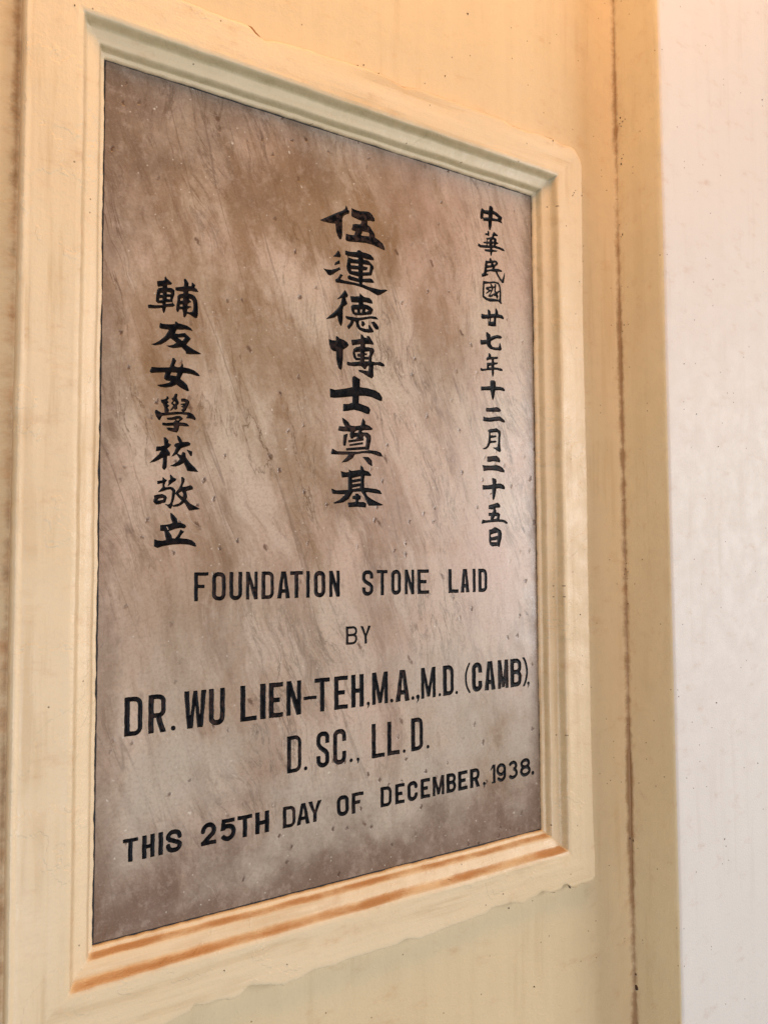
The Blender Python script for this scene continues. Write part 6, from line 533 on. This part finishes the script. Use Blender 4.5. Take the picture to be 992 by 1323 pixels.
def build_band():
    fr = [0, .08, .18, .3, .42, .54, .66, .78, .88, .95]
    V = []; RU = []; G = []; AC = []; nn = 0
    for (k, f) in ST:
        p = np.array(ring_pos(k, f, .0258)); q = np.array(ring_pos(k, f, .058)); d = q - p; d /= np.hypot(*d)
        t = ray_hit(p, d)
        ty = 1.0 if k == 2 else 0
        jit = .00055 * nz(p[0] * 120, p[1] * 120, 3) + .0004 * nz(p[0] * 40, p[1] * 40, 7)
        if k == 0: jit += .0006 * nz(p[0] * 260, 2.) + .0009 * min(0, nz(p[0] * 75, 6.))
        t2 = t + jit
        bev = .0068 if k == 3 else .0022
        row = [(f_ * t2, -YF) for f_ in fr] + [(t2, -YF - .0002), (t2 + bev * .35, -YF - .0005), (t2 + bev * .72, -YF - .0019), (t2 + bev * .93, -YF - .0050), (t2 + bev, -YW - .0020)]
        if k == 3: row[-5:] = [(t2, -YF - .0007), (t2 + bev * .30, -YF + .0006), (t2 + bev * .72, -YF + .0004), (t2 + bev * .95, -YF - .0024), (t2 + bev, -YW - .0020)]
        nn = len(row)
        for j, (s, h) in enumerate(row):
            x, z = p + d * s
            dh = .00045 * nz(x * 16, z * 16, 5.5) + .00022 * nz(x * 60, z * 55, 1.5)
            if j == 0:
                dh = .0004 * nz(x * 22, z * 22, 5) + .00025 * nz(x * 90, z * 90, 1)
                s0 = .0007 * nz(x * 14 + k * 5, z * 14, 2.2) + .00035 * nz(x * 60, z * 60, k + .5)
                x, z = ring_pos(k, f, .0258 + s0)
            if k == 3 and 11 <= j <= 12: dh += .0006 * (1 + nz(z * 20, 3.3))
            if 7 <= j <= 10: dh += .00035 * max(0, nz(x * 35, z * 35, 9))
            V.append((x, -(h + dh), z))
            AC.append(1.0 if k in (0, 2) else 0.0)
            RU.append(.5 * ty * (j > len(fr)) * max(0, nz(x * 16, z * 16, 4) + .35) * 2.0)
            G.append(.25 * (j >= nn - 2))
    m = len(ST); F = []
    for i in range(m):
        i2 = (i + 1) % m
        for j in range(nn - 1): F.append((i * nn + j, i * nn + j + 1, i2 * nn + j + 1, i2 * nn + j))
    return mesh_obj('flat_band', V, F, m_frame, surround, attrs={'rust_and_shade': RU, 'grime_and_shade': G, 'across': AC})
build_moulding(); build_band()
# black filler in the joint round the stone
def build_joint():
    V = []; F = []
    for (w, y) in ((-.0040, .0006), (.0030, .0006)):
        for (x, z) in [ring_pos(k, 0, w) for k in range(4)]: V.append((x, y, z))
    for i in range(4):
        j = (i + 1) % 4
        F.append((i, 4 + i, 4 + j, j))
    return mesh_obj('joint_filler', V, F, m_joint, surround, smooth=False)
build_joint()
# paint skin lifted off along the top edge: thin open cracks
def sliver(pts, wid, mat, parent, name, y):
    V = []; F = []
    n = len(pts)
    for i, (x, z) in enumerate(pts):
        a = Vector(pts[max(0, i - 1)]); b = Vector(pts[min(n - 1, i + 1)]); d = (b - a).normalized(); nrm = Vector((-d.y, d.x))
        h = wid * math.sin(math.pi * (i + .15) / (n - 1 + .3)) * (1 + .4 * nz(i * .9, x * 50))
        V += [(x + nrm.x * h, y, z + nrm.y * h), (x, y - .0005, z), (x - nrm.x * h, y, z - nrm.y * h)]
    for i in range(n - 1):
        for e in (0, 1): F.append((3 * i + e, 3 * i + e + 1, 3 * i + e + 4, 3 * i + e + 3))
    return mesh_obj(name, V, F, mat, parent)

# =====================================================================
# the stone
# =====================================================================
stone = thing('foundation_stone', (0, 0, 0), 'brown veined marble foundation stone with black engraved Chinese characters and English lines', 'stone plaque')

def pip(P, loops):
    r = np.zeros(len(P), bool)
    for L in loops:
        a = L; b = np.roll(L, -1, 0)
        for (x0, y0), (x1, y1) in zip(a, b):
            if y0 == y1: continue
            c = ((y0 > P[:, 1]) != (y1 > P[:, 1])) & (P[:, 0] < (x1 - x0) * (P[:, 1] - y0) / (y1 - y0) + x0)
            r ^= c
    return r
def dist(P, loops):
    dm = np.full(len(P), 1e9)
    for L in loops:
        a = L; b = np.roll(L, -1, 0)
        for p, q in zip(a, b):
            e = q - p; l2 = (e * e).sum() + 1e-12
            t = np.clip(((P - p) @ e) / l2, 0, 1)
            dd = np.hypot(*(P - p - t[:, None] * e).T); dm = np.minimum(dm, dd)
    return dm

recs = []
for rec in LETTERS:
    loops = [np.array(c, float).reshape(-1, 2) / 20.0 for c in rec[1:]]      # millimetres
    recs.append((rec[0], loops))

def build_slab():
    edge = []
    w0 = -.0015
    for (k, f) in ST[::3]:
        x, z = ring_pos(k, f, w0 + .0)
        x, z = ring_pos(k, f, w0 + .0004 * nz(x * 90, z * 90, 4))
        edge.append((x * 1000, z * 1000))
    pts = [Vector(p) for p in edge]; E = [(i, (i + 1) % len(edge)) for i in range(len(edge))]
    ne = len(edge)
    for nm, loops in recs:
        for L in loops:
            s = len(pts); pts += [Vector(p) for p in L]; n = len(L)
            E += [(s + i, s + (i + 1) % n) for i in range(n)]
    vo, eo, fo, *_ = delaunay_2d_cdt(pts, E, [], 1, 1e-6)
    vo = np.array([tuple(v) for v in vo]); fo = [f for f in fo]
    cen = np.array([vo[list(f)].mean(0) for f in fo])
    inside = np.zeros(len(fo), bool)
    for nm, loops in recs:
        A = np.vstack(loops); lo = A.min(0); hi = A.max(0)
        idx = np.nonzero((cen[:, 0] > lo[0]) & (cen[:, 0] < hi[0]) & (cen[:, 1] > lo[1]) & (cen[:, 1] < hi[1]))[0]
        if len(idx): inside[idx] |= pip(cen[idx], loops)
    inside |= ~pip(cen, [np.array(edge)])
    V = [(x / 1000, 0.0, z / 1000) for x, z in vo]
    F = []
    for f, ins in zip(fo, inside):
        if ins: continue
        a, b, c = [vo[i] for i in f[:3]]
        cr = (b[0] - a[0]) * (c[1] - a[1]) - (b[1] - a[1]) * (c[0] - a[0])
        F.append(tuple(f) if cr > 0 else tuple(f[::-1]))
    # sides and back
    s = len(V)
    for x, z in edge: V.append((x / 1000, 0, z / 1000))
    for x, z in edge: V.append((x / 1000, .03, z / 1000))
    for i in range(ne):
        j = (i + 1) % ne; F.append((s + i, s + ne + i, s + ne + j, s + j))
    F.append(tuple(s + ne + i for i in range(ne)))
    return mesh_obj('marble_slab', V, F, m_marble, stone, smooth=False)
build_slab()

def build_letter(nm, loops):
    A = np.vstack(loops); lo = A.min(0); hi = A.max(0)
    # resample the outline so the cut has an even edge
    LL = []
    for L in loops:
        o = []
        for p, q in zip(L, np.roll(L, -1, 0)):
            n = max(1, int(np.hypot(*(q - p)) / 1.6))
            for i in range(n): o.append(p + (q - p) * i / n)
        LL.append(np.array(o))
    g = .75
    xs, zs = np.meshgrid(np.arange(lo[0], hi[0], g), np.arange(lo[1], hi[1], g))
    xs = xs + (np.arange(xs.shape[0]) % 2)[:, None] * g * .5
    P = np.stack([xs.ravel(), zs.ravel()], 1)
    P = P[pip(P, LL)]
    if len(P):
        D = dist(P, LL); P = P[D > .28]
    # inset ring that makes the steep side of the cut
    ring = []
    for L in LL:
        nx = np.roll(L, -1, 0); pv = np.roll(L, 1, 0); t = nx - pv; t /= (np.hypot(*t.T)[:, None] + 1e-9)
        nrm = np.stack([-t[:, 1], t[:, 0]], 1)
        for sgn in (1, -1): ring.append(L + nrm * .22 * sgn)
    R_ = np.vstack(ring); R_ = R_[pip(R_, LL)]
    dr = dist(R_, LL); R_ = R_[(dr > .12)]
    pts = []; E = []
    for L in LL:
        s = len(pts); pts += [Vector(p) for p in L]; n = len(L); E += [(s + i, s + (i + 1) % n) for i in range(n)]
    nb = len(pts)
    pts += [Vector(p) for p in R_] + [Vector(p) for p in P]
    vo, eo, fo, *_ = delaunay_2d_cdt(pts, E, [], 1, 1e-4)
    vo = np.array([tuple(v) for v in vo])
    cen = np.array([vo[list(f)].mean(0) for f in fo]); ins = pip(cen, LL)
    dv = dist(vo, LL)
    dep = np.where(dv < .02, 0, np.minimum(.38 + .20 * (dv - .12), .72)) + 0.0
    dep = np.array([d + (.10 * nz(v[0] * .5, v[1] * .5, 3) + .06 * nz(v[0] * 1.6, v[1] * 1.6) if d > 0 else 0) for d, v in zip(dep, vo)])
    V = [(x / 1000, d / 1000, z / 1000) for (x, z), d in zip(vo, dep)]
    F = []
    for f, i_ in zip(fo, ins):
        if not i_: continue
        a, b, c = [vo[i] for i in f[:3]]
        cr = (b[0] - a[0]) * (c[1] - a[1]) - (b[1] - a[1]) * (c[0] - a[0])
        F.append(tuple(f) if cr > 0 else tuple(f[::-1]))
    mesh_obj(nm, V, F, m_black, stone, attrs={'depth': [float(d) for d in dep]})
for nm, loops in recs: build_letter(nm, loops)

# =====================================================================
# specks of dirt, chips and open cracks
# =====================================================================
random.seed(4)
owner = {'c': wall, 'w': wall, 'p': pier, 'f': surround}
def speck(kind, nrm, x, y, z, s):
    s /= 1000; n = 8; a0 = random.random() * 6
    V = []
    for i in range(n):
        a = a0 + 2 * math.pi * i / n; r = s * (.7 + .6 * random.random())
        V.append((r * math.cos(a) * .75, r * math.sin(a) * 1.15))
    V2 = [(a * .5, b * .5) for a, b in V]
    pts = []
    lift = .0013 if nrm == 'y' else .0012
    for q, h in ((V, -.0016), (V2, .0003)):
        for a, b in q:
            h2 = lift * .35 + h
            pts.append((x + a, y - h2, z + b) if nrm == 'y' else (x - h2, y + a, z + b))
    pts.append((x, y - lift * .35 - .0005, z) if nrm == 'y' else (x - lift * .35 - .0005, y, z))
    F = [(i, (i + 1) % n, n + (i + 1) % n, n + i) for i in range(n)] + [(n + i, n + (i + 1) % n, 2 * n) for i in range(n)]
    if nrm == 'x': F = [f[::-1] for f in F]
    mesh_obj('dirt_speck', pts, F, m_dirt, owner[kind])
for sp in SPECKS: speck(*sp)
def edge_pts(i0, i1, off=0.0):
    seg = OUT2[i0:i1 + 1]; o = []
    for p, q in zip(seg, seg[1:]):
        for t in (0, .33, .66): o.append(tuple(p + (q - p) * t))
    o.append(tuple(seg[-1])); return [(a, b + off) for a, b in o]
for i0, i1, wd in ((6, 9, .0032), (13, 14, .0008), (17, 18, .0012), (18, 20, .0011), (24, 25, .0010), (26, 28, .0013)):
    sliver(edge_pts(i0, i1, .0011), wd, m_crack, surround, 'crack', YF + .0022)
# dark little chips under the ragged lower edge
for (px, pz, ln, wd) in CHIPS:
    i = int(np.argmin(np.hypot(OUT2[:, 0] - px, OUT2[:, 1] - pz))); p = OUT2[i]; q = OUT2[(i + 1) % len(OUT2)]; d = (q - p) / np.hypot(*(q - p))
    pts_ = [tuple(p + d * (s_ - .5) * ln + np.array([0, -.0008])) for s_ in (0, .25, .5, .75, 1)]
    sliver(pts_, wd, m_dirt, surround, 'paint_chip', YF + .0034)
